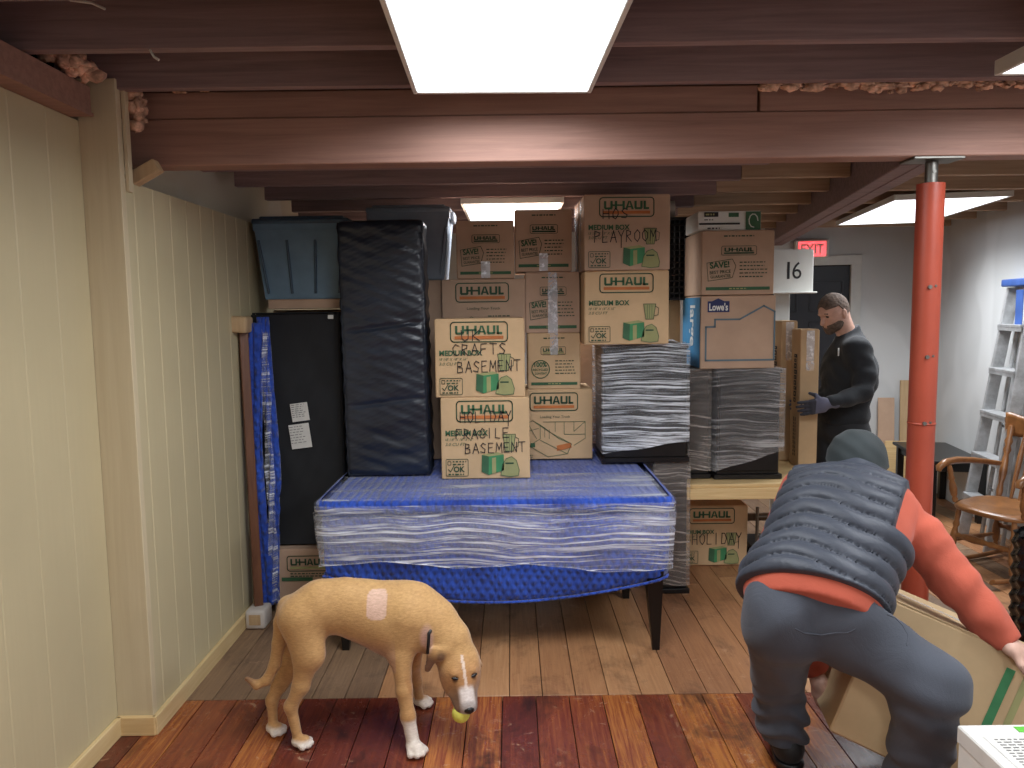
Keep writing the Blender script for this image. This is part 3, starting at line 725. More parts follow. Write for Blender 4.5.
def amber_front(pr, w, h):
    pr.rect(w * .02, h * .30, w * .66, h * .40, 3); pr.rect(w * .10, h * .72, w * .32, h * .97, 3, 1); pr.rect(w * .48, h * .70, w * .64, h * .92, 1, 1); lines(pr, w * .12, w * .30, h * .80, 1, 0, 4, h * .09, 2, 2)
    lines(pr, w * .1, w * .3, h * .54, 1, 0, 3, h * .05, 2); pr.rect(w * .75, h * .02, w * .985, h * .98, 1, 1)
    pr.stroke([(w * (.87 + .07 * math.cos(k)), h * (.5 + .35 * math.sin(k))) for k in [j * .6 for j in range(9)]], .006, 10, 2); lines(pr, w * .15, w * .42, h * .08, 1, 0, 3, h * .07, 6)
carton('flat white and green carton lying on top of the right-hand box column', 1.075, 1.44, 4.42, .30, 2.088, 2.195, amber_front, kraft='white_plastic', name='flat_carton')
carton('plain light brown box, a sliver showing left of the blue-sided box', .93, 1.10, 4.96, .3, 1.30, 1.70, kraft='kraft_light', name='moving_box')
carton('plain brown box behind the wrapped drawers, hidden but for its edge', .93, 1.10, 4.96, .3, .64, 1.298, kraft='kraft_brown')
carton('brown moving box with a green toaster print under the pine workbench', 1.04, 1.492, 4.74, .42, 0.002, .392, lambda p, w, h: face_medium(p, w, h, [('HOLIDAY', .22, .36, .72, .18)]), kraft='kraft')
FLOORBOX = lambda: carton('brown box on the floor behind the dog, carrying the black box spring', -1.325, -1.02, 4.07, .32, 0.002, .355, lambda p, w, h: face_kitchen_floor(p, w, h), kraft='kraft_brown')
def face_kitchen_floor(pr, w, h):
    logo(pr, w * .25, h * .66, w * 1.0, h * .90, 6, 6, 4); pr.rect(w * .14, h * .50, w * .7, h * .56, 1); lines(pr, w * .3, w * .95, h * .61, 2, h * .04, 6, .006, 3)
FLOORBOX()

carton('plain brown box added as dark filler in the gap left of the streaky film-wrapped cabinet', .36, .72, 4.86, .3, .002, 1.44, kraft='kraft_brown')  # filler put in to keep the gap dark, hides the pale back wall
# ================================================================== BLUE WRAPPED TABLE
def fbm(x, y, s=0):
    return (math.sin(x * 1.7 + s) * math.cos(y * 2.3 + s * 1.3) + .5 * math.sin(x * 4.1 + y * 3.3 + s * 2.1) + .25 * math.sin(x * 9.3 - y * 7.7 + s))/1.75
TX0, TX1, TY0, TY1 = -.90, .725, 3.52, 4.80
tb = thing('wrapped_table', 'long black-legged table wrapped in a blue moving blanket and clear film', 'table', ((TX0 + TX1) / 2, (TY0 + TY1) / 2, 0))
ox, oy = (TX0 + TX1) / 2, (TY0 + TY1) / 2; hw, hd = (TX1 - TX0) / 2, (TY1 - TY0) / 2
mb = MB(); mb.box((0, 0, .718), (2 * hw - .02, 2 * hd - .02, .06), bev=.01); mb.build('table_top', ['black_wood'], tb)
mb = MB(); mb.box((0, -.0, .53), (2 * hw - .10, 2 * hd - .10, .34), bev=.01); mb.build('table_body', ['black_wood'], tb)
for lx, ly in ((hw - .055, 3.56 - oy), (hw - .10, 4.22 - oy), (-hw + .08, 3.60 - oy), (-hw + .09, 4.40 - oy)):
    mb = MB(); n = 4
    vs = []
    for z, r in ((.40, .042), (.0, .017)):
        for a, b in ((-1, -1), (1, -1), (1, 1), (-1, 1)): vs.append((lx + a * r + (.012 if z == 0 else 0) * (1 if lx > 0 else -1), ly + b * r, z))
    mb.add(vs, [(0, 1, 5, 4), (1, 2, 6, 5), (2, 3, 7, 6), (3, 0, 4, 7), (0, 1, 2, 3), (4, 5, 6, 7)]); mb.build('leg', ['black_wood'], tb)
def ring(u, off, rad=.05):
    """point and normal on a rounded rectangle, u in 0..1 starting at the back left going round by the front"""
    W, D = hw + off, hd + off; P = [(-W, D), (-W, -D), (W, -D), (W, D)]
    L = [2 * D, 2 * W, 2 * D, 2 * W]; tot = sum(L); s = u * tot
    for k in range(4):
        if s <= L[k] or k == 3:
            a = P[k]; b = P[(k + 1) % 4]; t = s / L[k]; x = a[0] + (b[0] - a[0]) * t; y = a[1] + (b[1] - a[1]) * t
            nx, ny = [(-1, 0), (0, -1), (1, 0), (0, 1)][k]; 
            d = min(s, L[k] - s)
            if d < rad: q = (rad - d) / rad * .29 * rad; x -= nx * q; y -= ny * q
            return x, y, nx, ny
        s -= L[k]
def bottomz(x, y):
    if y < -hd + .1:
        t = (x + hw) / (2 * hw); return .395 - .14 * math.sin(math.pi * min(1, max(0, t * 1.02 - .02))) ** .8 * (1 - .25 * t) + .02 * t - .04 * t
    return .37
def skirt(off, ztop, zbot, nu, nv, amp, seed):
    def fn(u, v):
        x, y, nx, ny = ring(u, off); zb = zbot(x, y); z = ztop + (zb - ztop) * v
        bul = .012 * math.sin(v * math.pi); a = amp * (fbm(u * 60, z * 14, seed)) * (.3 + v)
        dd = bul + a - .012 * v
        if v > .97: dd -= .01
        return (x + nx * dd, y + ny * dd, z)
    return fn
mb = MB(); mb.grid(skirt(.012, .738, bottomz, 260, 16, .006, 1), 260, 22, 0, True)
def topf(u, v):
    x = (-hw + .0 + 2 * (hw) * u); y = -hd + 2 * hd * v
    e = min(u, 1 - u) * 2 * hw; e2 = min(v, 1 - v) * 2 * hd; r = .03; z = .765
    for q in (e, e2):
        if q < r: z -= r * (1 - math.sqrt(max(0, 1 - ((r - q) / r) ** 2)))
    return (x * 1.012, y * 1.012 , z)
us = 60
mb.grid(topf, us, 50, 0)
bl = mb.build('moving_blanket', ['blanket'], tb)
def hemf(i): pass
mb = MB(); pts = []
for i in range(200):
    x, y, nx, ny = ring(i / 199 * .999, .013); 
    if y < 0: pts.append((x, y, bottomz(x, y)))
mb.tube(pts, .007, 6); mb.build('blanket_hem', ['blanket'], bl)
# lip of the top, blanket folded round the table top
mb = MB()
def lip(u, v):
    x, y, nx, ny = ring(u, .016); a = -math.pi / 2 + math.pi * v; rr = .034
    return (x + nx * (math.cos(a) * .028 + .002 * fbm(u * 50, v * 3, 4)), y + ny * (math.cos(a) * .028), .732 + math.sin(a) * rr)
mb.grid(lip, 240, 9, 0, True); mb.build('blanket_edge', ['blanket'], tb)
# stretch film: front/side band and a sheet over the top
def filmz(x, y): return .468 - .055 * max(0, (x + hw) / (2 * hw)) ** 1.5 + .012 * math.sin(x * 9)
def filmfn(off, seed, zt, zb_):
    def fn(u, v):
        x, y, nx, ny = ring(u, off); z = zt + (zb_(x, y) - zt) * v
        tight = .012 * math.sin(v * math.pi) + .003 * fbm(u * 90, z * 60, seed) + .022 * (1 - v) ** 3
        return (x + nx * tight, y + ny * tight, z)
    return fn
mb = MB(); mb.grid(filmfn(.028, 2, .748, filmz), 300, 30, 0, True); mb.build('stretch_film', ['film_blue'], tb)
mb = MB(); mb.grid(filmfn(.032, 5, .70, lambda x, y: filmz(x, y) + .04 + .07 * (x + hw) / (2 * hw)), 300, 30, 0, True); mb.build('stretch_film', ['film_blue'], tb)
mb = MB()
def topfilm(u, v):
    x = -hw * 1.03 + 2.06 * hw * u; y = -hd * 1.03 + 1.9 * hd * v * .45
    return (x, y, .7675 + .001 * fbm(x * 20, y * 30, 2) - (.02 if v < .03 or u < .01 or u > .99 else 0))
mb.grid(topfilm, 80, 30); mb.build('top_film', ['film_top'], tb)
mb = MB()                                               # rope-like edge of bunched film along the lower rim
pts = []
for i in range(240):
    x, y, nx, ny = ring(i / 239 * .999, .034)
    if y < .2: pts.append((x, y, filmz(x, y) + .002 * math.sin(i * .7)))
mb.tube(pts, .003, 5); mb.build('film_edge', ['film_blue'], tb)
# ================================================================== BLACK VINYL MATTRESS
t = thing('mattress', 'black vinyl covered mattress standing upright on the left end of the blue wrapped table', 'mattress', (-.665, 4.10, .772), (0, R(-.6), 0))
W, D, H = .455, .19, 1.353
def matt(u, v):
    """closed loop round the thickness, v up the height"""
    import math as m
    P = 2 * (W + D); s = u * P
    if s < W: x, y, nx, ny = -W / 2 + s, -D / 2, 0, -1
    elif s < W + D: x, y, nx, ny = W / 2, -D / 2 + (s - W), 1, 0
    elif s < 2 * W + D: x, y, nx, ny = W / 2 - (s - W - D), D / 2, 0, 1
    else: x, y, nx, ny = -W / 2, D / 2 - (s - 2 * W - D), -1, 0
    r = .03; qx = max(0, abs(x) - (W / 2 - r)); qy = max(0, abs(y) - (D / 2 - r)); l = m.hypot(qx, qy)
    if qx > 0 and qy > 0: k = r / l if l > r else 1; x = m.copysign(W / 2 - r + qx * k, x); y = m.copysign(D / 2 - r + qy * k, y)
    z = v * H; w = 0
    if ny:
        e = m.cos(x / W * m.pi) ** .5 if abs(x) < W / 2 else 0
        w = .010 * e + .0045 * e * m.sin(z * 62 + 1.6 * m.sin(x * 13 + z * 5) + 3 * m.sin(z * 9 + x * 2)) * (.9 * max(0, fbm(x * 4 + 3, z * 5, 8)) + .3) * (1 if z < .95 else .15) + .003 * fbm(x * 12, z * 34, 3)
        for zz in (.80, .40): w -= .010 * e * m.exp(-((z - zz - .02 * m.sin(x * 6)) / .012) ** 2)
    else: w = .006 * m.sin(z * 60 + 3 * m.sin(z * 8)) * .6
    e2 = min(z, H - z)
    s_ = 1.0
    if e2 < .04: s_ = 1 - .09 * (1 - m.sqrt(max(0, 1 - ((.04 - e2) / .04) ** 2)))
    return ((x + nx * w) * s_, (y + ny * w) * (1 - (1 - s_) * 3), z)
mb = MB(); mb.grid(matt, 200, 230, 0, True)
n0 = 200
mb.f.append(tuple(range(n0))); mb.m.append(0); mb.sm.append(False); mb.f.append(tuple(range(len(mb.v) - n0, len(mb.v)))); mb.m.append(0); mb.sm.append(False)
mb.build('cover', ['vinyl'], t)
for sy in (-1, 1):
    mb = MB(); q = [(-W / 2 + .012, .012), (W / 2 - .012, .012), (W / 2 - .012, H - .012), (-W / 2 + .012, H - .012)]
    q = [(a, sy * (D / 2 - .008), b) for a, b in q]; mb.tube(q + [q[0]], .006, 6); mb.build('piping', ['vinyl'], t)
# ================================================================== BOX SPRING LEANING AT THE LEFT
t = thing('box_spring', 'black fabric box spring with two paper labels, standing upright at the left', 'box spring', (-1.165, 4.24, .36))
W, D, H = .46, .2, 1.29
mb = MB()
def bs(u, v):
    x = -W / 2 + W * u; z = H * v; e = math.sin(math.pi * u) ** .4 * math.sin(math.pi * v) ** .3
    return (x, -D / 2 + .012 * e + .006 * e * fbm(x * 9, z * 5, 6) + .003, z)
mb.box((0, .006, H / 2), (W, D - .01, H), bev=.012, seg=2); mb.build('frame_cover', ['box_spring'], t)
mb = MB(); mb.grid(bs, 30, 60); 
for i, v in enumerate(mb.v): mb.v[i] = (v[0] * .985, v[1] - .018, v[2] * .985 + .01)
mb.build('face_fabric', ['box_spring'], t)
mb = MB(); q = [(-W / 2, -D / 2 - .002, 0.01), (W / 2, -D / 2 - .002, 0.01), (W / 2, -D / 2 - .002, H), (-W / 2, -D / 2 - .002, H)]; mb.tube(q + [q[0]], .009, 8); mb.build('edge_piping', ['box_spring'], t)
for (px, py, w, h, rz, k) in ((300, 412, .095, .10, .12, 1), (300.5, 436, .112, .135, .12, 2)):
    p = at(px, py, 4.13) - t.location; mb = MB()
    pr = Print(mb, (p.x - w / 2, -D / 2 - .0145, p.z - h / 2), (math.cos(rz), 0, math.sin(rz)), (-math.sin(rz), 0, math.cos(rz)), .0008)
    mb.box((p.x, -D / 2 - .0135, p.z), (w, .001, h), rot=(0, -rz, 0)); lines(pr, .01, w - .01, h * .84, 7, h * .11, 1, .0035, k)
    mb.build('paper_label', ['paper', 'label_text'], t)
for (px, py) in ((254, 316), (331, 314)):
    p = at(px, py, 4.13) - t.location; mb = MB(); mb.box((p.x, -D / 2 - .012, p.z - .008), (.035, .008, .03), bev=.004); mb.build('corner_guard', ['black_plastic'], t)
mb = MB(); mb.box((.19, -D / 2 - .017, H - .025), (.03, .006, .022), bev=.002); mb.build('corner_clip', ['white_plastic'], t)
# bed rail with end caps, blue blankets behind it
t = thing('bed_rail', 'tall dark brown wooden bed rail with pale end blocks, upright against the left wall', 'bed rail', (-1.36, 3.90, 0))
a = at(243, 330, 4.0) - Vector(t.location); b = at(259, 612, 3.92) - Vector(t.location)
mb = MB(); d = (a - b); mb.box((a + b) / 2, (.045, .035, d.length), rot=Vector(d).to_track_quat('Z', 'Y').to_euler(), bev=.003); mb.build('rail', ['rail_brown'], t)
mb = MB(); mb.box(a + Vector((-.01, -.02, .03)), (.105, .13, .085), rot=(0, .06, .05), bev=.012, seg=2); mb.build('end_block', ['ply'], t)
mb = MB(); mb.box((.0, .0, .052), (.105, .13, .10), bev=.014, seg=2); mb.build('end_block', ['rail_white'], t)
mb = MB(); mb.box((.0, -.067, .055), (.06, .004, .055), bev=.001); mb.box((0, -.0695, .055), (.045, .003, .02)); mb.build('end_label', ['ply'], t)
def hanging(name, label, x0, x1, y, z0, z1, seed, amp=.02, taper=.0):
    mb = MB()
    def fn(u, v):
        z = z1 + (z0 - z1) * v; xw = (x1 - x0) * (1 - taper * (1 - v)); x = x0 + xw * u
        yy = y + amp * math.sin(u * 14 + seed + 1.5 * math.sin(v * 5)) + amp * .5 * fbm(u * 8, v * 9, seed)
        return (x + .012 * math.sin(v * 7 + seed), yy, z)
    mb.grid(fn, 40, 60)
    o = mb.build(name, ['blanket']); md = o.modifiers.new('s', 'SOLIDIFY'); md.thickness = .012; return o
tag(hanging('moving_blanket', 'blue moving blanket in long folds between the left wall and the bed rail', -1.412, -1.335, 4.04, .06, 1.60, 1, .014), 'x', 'blanket')['label'] = 'blue moving blanket in long folds between the left wall and the bed rail'
tag(hanging('moving_blanket', 'b', -1.333, -1.285, 4.07, .06, 1.63, 4, .012), 'narrow blue moving blanket hanging between the bed rail and the black box spring', 'blanket')
mb = MB()
def ff(u, v):
    z = 1.55 - 1.47 * v; x = -1.333 + .045 * u; return (x, 4.03 + .012 * math.sin(u * 9 + v * 22) + .006 * math.sin(v * 60), z)
mb.grid(ff, 14, 80); tag(mb.build('stretch_film', ['film_blue']), 'loose clear stretch film over the blue blanket by the bed rail', 'film')
# ================================================================== TUBS BEHIND
def tub(name, label, c, w, d, h, mat, mat2, ribs=3):
    t = thing(name, label, 'tub', c)
    mb = MB(); k = .86
    vs = []
    for z, s in ((0, k), (.02, k + .01), (h - .05, 1), (h - .05, 1.03), (h - .01, 1.03)):
        for a, b in ((-1, -1), (1, -1), (1, 1), (-1, 1)): vs.append((a * w / 2 * s, b * d / 2 * s, z))
    fs = [(j * 4 + i, j * 4 + (i + 1) % 4, (j + 1) * 4 + (i + 1) % 4, (j + 1) * 4 + i) for j in range(4) for i in range(4)] + [(0, 1, 2, 3), (16, 17, 18, 19)]
    mb.add(vs, fs); mb.build('tub_body', [mat], t)
    for i in range(ribs + 1):
        u = -1 + 2 * i / ribs; mb = MB(); mb.tube([(u * w / 2 * k * .9, -d / 2 * k - .004, .03), (u * w / 2 * .93, -d / 2 * .985 - .004, h - .10)], .008, 6); mb.build('rib', [mat2], t)
    mb = MB(); mb.box((0, 0, h), (w * 1.06, d * 1.06, .03), bev=.01, seg=2); mb.box((0, 0, h + .02), (w * .92, d * .92, .02), bev=.006); mb.build('lid', [mat2], t)
    for s in (-1, 1):
        mb = MB(); mb.box((s * w / 2 * 1.06, 0, h - .03), (.03, .16, .06), bev=.01, seg=2); mb.build('latch_handle', [mat2], t)
    return t
carton('flat brown carton between the box spring and the blue-grey tub', -1.335, -.91, 4.20, .34, 1.67, 1.722, kraft='kraft_brown', name='flat_carton')
tub('storage_tub', 'blue-grey ribbed storage tub at the upper left, above the box spring', (-1.14, 4.40, 1.726), .50, .40, .42, 'blue_tub', 'blue_tub_dark')
carton('plain brown box stacked behind the mattress, hidden below the grey tub', -.92, -.51, 4.42, .42, DT + .006, 1.826, kraft='kraft_brown')
tub('storage_tub', 'dark grey storage tub with lid behind the top of the black mattress', (-.585, 4.62, 1.832), .46, .34, .40, 'grey_tub', 'grey_tub', 2)
carton('tall plain brown box behind the box spring, supporting the blue-grey tub', -1.36, -.96, 4.36, .4, .002, 1.665, kraft='kraft_brown')
# ================================================================== WRAPPED CABINETS
def cabinet(name, label, x0, x1, y0, d, z0, z1, fmat, plate=True, seed=1, drawers=0, tilt=0):
    w, h = x1 - x0, z1 - z0
    t = thing(name, label, 'cabinet', ((x0 + x1) / 2, y0 + d / 2, z0))
    mb = MB(); mb.box((0, 0, h / 2 + .012), (w - .03, d - .03, h - .03), bev=.004); mb.build('carcass', ['black_laminate'], t)
    mb = MB(); mb.box((0, 0, .014), (w + .004, d + .004, .028), bev=.003); mb.build('base_plate', ['black_laminate'], t)
    mb = MB(); mb.box((0, 0, h - .014), (w - .012, d - .012, .022), bev=.003); mb.build('top_panel', ['black_laminate'], t)
    for k in range(drawers):
        hh = (h - .08) / drawers; mb = MB(); mb.box((0, -d / 2 + .006, .045 + hh * (k + .5)), (w - .05, .016, hh - .01), bev=.003); mb.build('drawer_front', ['black_laminate'], t)
    mb = MB(); P = 2 * (w + d)
    def fn(u, v):
        s = u * P; z = .05 + tilt * 0 + (h - .045) * v
        if s < w: x, y, nx, ny = -w / 2 + s, -d / 2, 0, -1
        elif s < w + d: x, y, nx, ny = w / 2, -d / 2 + (s - w), 1, 0
        elif s < 2 * w + d: x, y, nx, ny = w / 2 - (s - w - d), d / 2, 0, 1
        else: x, y, nx, ny = -w / 2, d / 2 - (s - 2 * w - d), -1, 0
        if v < .3: z += tilt * (x / w + .5) * (1 - v / .3)
        k = .0014 * fbm(u * 40, z * 30, seed)
        edge = min(s % 1e9, abs(s - w), abs(s - w - d), abs(s - 2 * w - d), P - s)
        k += .014 if drawers else 0
        return (x + nx * (k + .002), y + ny * (k + .002), z + .004 * math.sin(u * 40))
    mb.grid(fn, 160, 70, 0, True); mb.build('stretch_film', [fmat], t)
    mb = MB(); mb.grid(lambda u, v: (-w / 2 + w * u, -d / 2 + d * v, h + .003 + .001 * fbm(u * 9, v * 9, seed)), 20, 20); mb.build('top_film', [fmat], t)
    return t
cabinet('wrapped_cabinet', 'black cabinet in bright streaky film on the right end of the blue table', .505, 1.0, 4.25, .48, .779, 1.447, 'film_black', seed=3, tilt=.07)
cabinet('pedestal_cabinet', 'dark narrow cabinet in film standing on the floor right of the blue table', .80, 1.012, 4.27, .50, 0.0, .775, 'film_dark', seed=5)
t = cabinet('drawer_cabinet', 'narrow dark cabinet in film, between the streaky cabinet and the wide drawer cabinet', 1.035, 1.178, 4.46, .46, .634, 1.288, 'film_dark', seed=7, drawers=0)
cabinet('drawer_cabinet', 'wide dark drawer cabinet in film on the workbench, under the blue-sided box', 1.192, 1.592, 4.43, .46, .634, 1.288, 'film_grey', seed=9, drawers=3, tilt=.12)
# pine workbench
t = thing('pine_workbench', 'low pale pine workbench holding the wrapped drawers and tall cartons', 'workbench', (1.46, 4.80, 0))
mb = MB(); mb.box((.0, -.03, .62), (.98, .90, .022), bev=.003); mb.build('bench_top', ['pine'], t)
mb = MB(); mb.box((0, -.475, .576), (.98, .04, .066), bev=.003); mb.build('apron', ['pine'], t)
mb = MB(); mb.box((0, .40, .565), (.98, .04, .088), bev=.003); mb.build('apron', ['pine'], t)
for lx in (-.46, .46):
    for ly in (-.43, .36):
        if lx < 0 and ly < 0: ly = -.02
        mb = MB(); mb.box((lx, ly, .30), (.06, .04, .60), bev=.003); mb.build('leg', ['pine'], t)
mb = MB(); mb.box((.0, .36, .2), (.86, .03, .05), bev=.003); mb.build('stretcher', ['stud_brown'], t)
# dark things under the bench
t = thing('hand_truck', 'dark low metal trolley frame in the shadow under the workbench', 'trolley', (1.70, 4.85, 0))
mb = MB(); mb.box((0, 0, .10), (.34, .40, .03), bev=.005); mb.build('deck', ['black_plastic'], t)
mb = MB()
for z in (.22, .34): mb.cyl((-.17, -.18, z), (.17, -.18, z), .010)
for x in (-.17, .17): mb.cyl((x, -.18, .1), (x, -.18, .4), .010)
mb.build('rail', ['steel'], t)
for x in (-.14, .14):
    for y in (-.15, .15): mb = MB(); mb.cyl((x - .015, y, .042), (x + .015, y, .042), .042, n=20); mb.build('wheel', ['black_plastic'], t)
# tall cartons
def tallbox(label, x0, x1, y0, d, z1, rz):
    def left(pr, w, h):
        rd = random.Random(label); v = h * .82                     # worn print running down the narrow side
        while v > h * .50: l = rd.uniform(.018, .04); pr.rect(w * .38, v - l, w * rd.uniform(.6, .72), v, 3); pr.rect(w * .47, v - l * .7, w * .55, v - l * .3, 0, 2); v -= l + .008
        v = h * .36
        while v > h * .08: l = rd.uniform(.012, .03); pr.rect(w * .42, v - l, w * .50, v, 3); pr.rect(w * .62, v - l * .9, w * .68, v, 3); v -= l + .007
    c = carton(label, x0, x1, y0, d, .634, z1, None, left, kraft='kraft_tall', rz=rz, name='tall_carton')
    tape_child(c, [((0, -d / 2 - .006, z1 - .64), (0, -1, 0), (1, 0, 0)), ((0, -d / 2 - .006, z1 - .64 - .25), (0, -1, 0), (1, 0, 0))], .05, 'tape_clear')
tallbox('tall narrow carton standing upright on the workbench, left of the pair', 1.76, 1.865, 4.96, .2, 1.555, 0)
tallbox('tall narrow carton tilted slightly, held by the man in black', 1.81, 1.925, 4.74, .18, 1.505, R(-3))
# black mesh crate and roll above
t = thing('mesh_crate', 'tall black perforated crate between the PLAYROOM box and the SAVE box', 'crate', (1.03, 4.97, 1.704))
w, h, d = .26, .50, .3
mb = MB()
mb.box((0, .02, h / 2), (w - .02, .01, h - .02))
for i in range(9): mb.box((-w / 2 + w * i / 8, -d / 2, h / 2), (.009, .01, h), bev=.002)
for j in range(14): mb.box((0, -d / 2, h * j / 13), (w, .010, .012), bev=.002)
mb.build('mesh_side', ['black_plastic'], t)
mb = MB()
for s in (-1, 1): mb.box((s * w / 2, 0, h / 2), (.012, d, h), bev=.003)
mb.box((0, d / 2, h / 2), (w, .012, h)); mb.box((0, 0, 0.006), (w, d, .012)); mb.box((0, 0, h), (w + .02, d + .02, .02), bev=.004); mb.build('shell', ['black_plastic'], t)
t = thing('paper_roll', 'end of a pale paper roll poking out right of the PLAYROOM box', 'roll', (.99, 4.95, 2.222))
mb = MB(); mb.cyl((-.12, .0, .055), (.06, -.02, .055), .052, n=28); mb.build('roll_body', ['paper'], t)
mb = MB(); mb.cyl((.058, -.02, .055), (.066, -.02, .055), .022, n=20); mb.build('core', ['kraft_brown'], t)
# number sign on a white post
sp = at(793, 271, 5.34)
t = thing('number_sign', 'white square sign reading 16 on a white board post, left of the door', 'sign', (sp.x, 5.36, 0))
w = .283
mb = MB(); mb.box((0, 0, sp.z), (w, .05, .30), bev=.006); mb.box((0, -.02, sp.z - .150), (w + .03, .09, .012), bev=.004); mb.build('sign_box', ['white_plastic'], t)
mb = MB(); pr = Print(mb, (-.055, -.0262, sp.z - .055), (1, 0, 0), (0, 0, 1)); pr.text('1', .012, 0, .030, .118, 0, 1, 0); pr.text('6', .048, 0, .112, .118, 0, 1, 0); mb.build('numeral', ['ink_black'], t)
mb = MB(); mb.box((-.055, .035, sp.z / 2), (.11, .02, sp.z), bev=.003); mb.build('post_board', ['white_trim'], t)
# plywood offcuts leaning in the back corner
for (lab, s0, w, h, off0, tilt, mt) in (('tall plywood offcut leaning at the back wall just left of the red column', .20, .20, .96, .10, .08, 'ply'), ('darker narrow board leaning left of the tall plywood offcut', .42, .14, .80, .12, .10, 'kraft_brown'), ('short pale board at the foot of the plywood offcuts', .36, .2, .42, .22, .06, 'pine')):
    b_ = bw(s0, 0.004, off0 + .02)
    mb = MB(); mb.box((0, 0, h / 2), (w, .018, h), bev=.002)
    tag(mb.build('plywood_board', [mt], None, b_, (-tilt, 0, BA)), lab, 'board')
# ================================================================== LOW BLACK TABLE AT THE RIGHT WALL
wv = Vector((.177, .984, 0)); nv = Vector((-.984, .177, 0)); ra = math.atan2(.984, .177)
c0 = Vector((3.42, 6.02, 0))
t = thing('side_table', 'low black table against the right wall behind the rocking chair', 'table', c0, ra)
mb = MB(); mb.box((0, 0, .465), (.86, .44, .025), bev=.004); mb.build('table_top', ['black_wood'], t)
mb = MB(); mb.box((0, .0, .42), (.78, .36, .06), bev=.003); mb.build('apron', ['black_wood'], t)
for lx in (-.38, .38):
    for ly in (-.17, .17): mb = MB(); mb.box((lx, ly, .226), (.05, .05, .452), bev=.003); mb.build('leg', ['black_wood'], t)
# ================================================================== STEPLADDER
def lad(u, z, off=0):       # u along the wall from far rail (0) to near rail
    return Vector((3.475, 5.32, 0)) - wv * u + nv * (.235 * (1 - z / 1.8) + off) + Vector((0, 0, z))
t = thing('stepladder', 'aluminium stepladder with blue top cap leaning on the right wall', 'ladder', lad(.25, 0) * 1.0)
L0 = Vector(t.location)
rot = Euler((0, 0, ra))
for u0, u1 in ((0.0, .06), (.44, .38)):
    mb = MB(); a, b = lad(u0 * 0 if u0 == 0 else u0, .0) - L0, lad(u1, 1.76) - L0; d = b - a
    q = d.to_track_quat('Z', 'Y')
    M_ = q.to_matrix()
    mb.box((a + b) / 2, (.03, .075, d.length), rot=Euler((math.atan2(-0.0, 1), 0, 0)) if False else None, bev=.003)
    # shear the upright box onto the rail's line
    L = d.length
    mb.v = [tuple(Vector(((a + b) / 2).to_tuple()) + d * ((v[2] - ((a + b) / 2).z) / L) + (wv * (v[0] - ((a + b) / 2).x) + nv * (v[1] - ((a + b) / 2).y))) for v in mb.v]
    mb.build('front_rail', ['aluminium'], t)
for k in range(1, 6):
    z = .30 * k; f = z / 1.76; a, b = lad(.03 * f * 2, z) - L0, lad(.44 - .06 * f, z) - L0
    mb = MB(); mb.box((a + b) / 2 + nv * .005, ((b - a).length, .10, .022), rot=(0, 0, ra), bev=.003)
    mb.box((a + b) / 2 + nv * .05 + Vector((0, 0, -.018)), ((b - a).length, .006, .03), rot=(0, 0, ra)); mb.build('step', ['aluminium'], t)
for u0, u1 in ((.06, .10), (.38, .34)):
    mb = MB(); a, b = lad(u0, 0.02, -.10) - L0, lad(u1, 1.72, -.05) - L0; mb.tube([a, b], .014, 8); mb.build('rear_rail', ['aluminium'], t)
for k in range(3):
    z = .35 + .45 * k; a, b = lad(.08, z, -.09) - L0, lad(.36, z, -.09) - L0; mb = MB(); mb.tube([a, b], .009, 8); mb.build('rear_brace', ['aluminium'], t)
mb = MB(); c = lad(.22, 1.79) - L0; mb.box(c + nv * .0, (.40, .14, .05), rot=(0, 0, ra), bev=.008, seg=2); mb.build('top_cap', ['blue_cap'], t)
mb = MB(); c = (lad(.30, 1.62, .045) - L0); mb.box(c, (.10, .004, .24), rot=(0, 0, ra), bev=.001); mb.build('warning_sticker', ['blue_cap'], t)
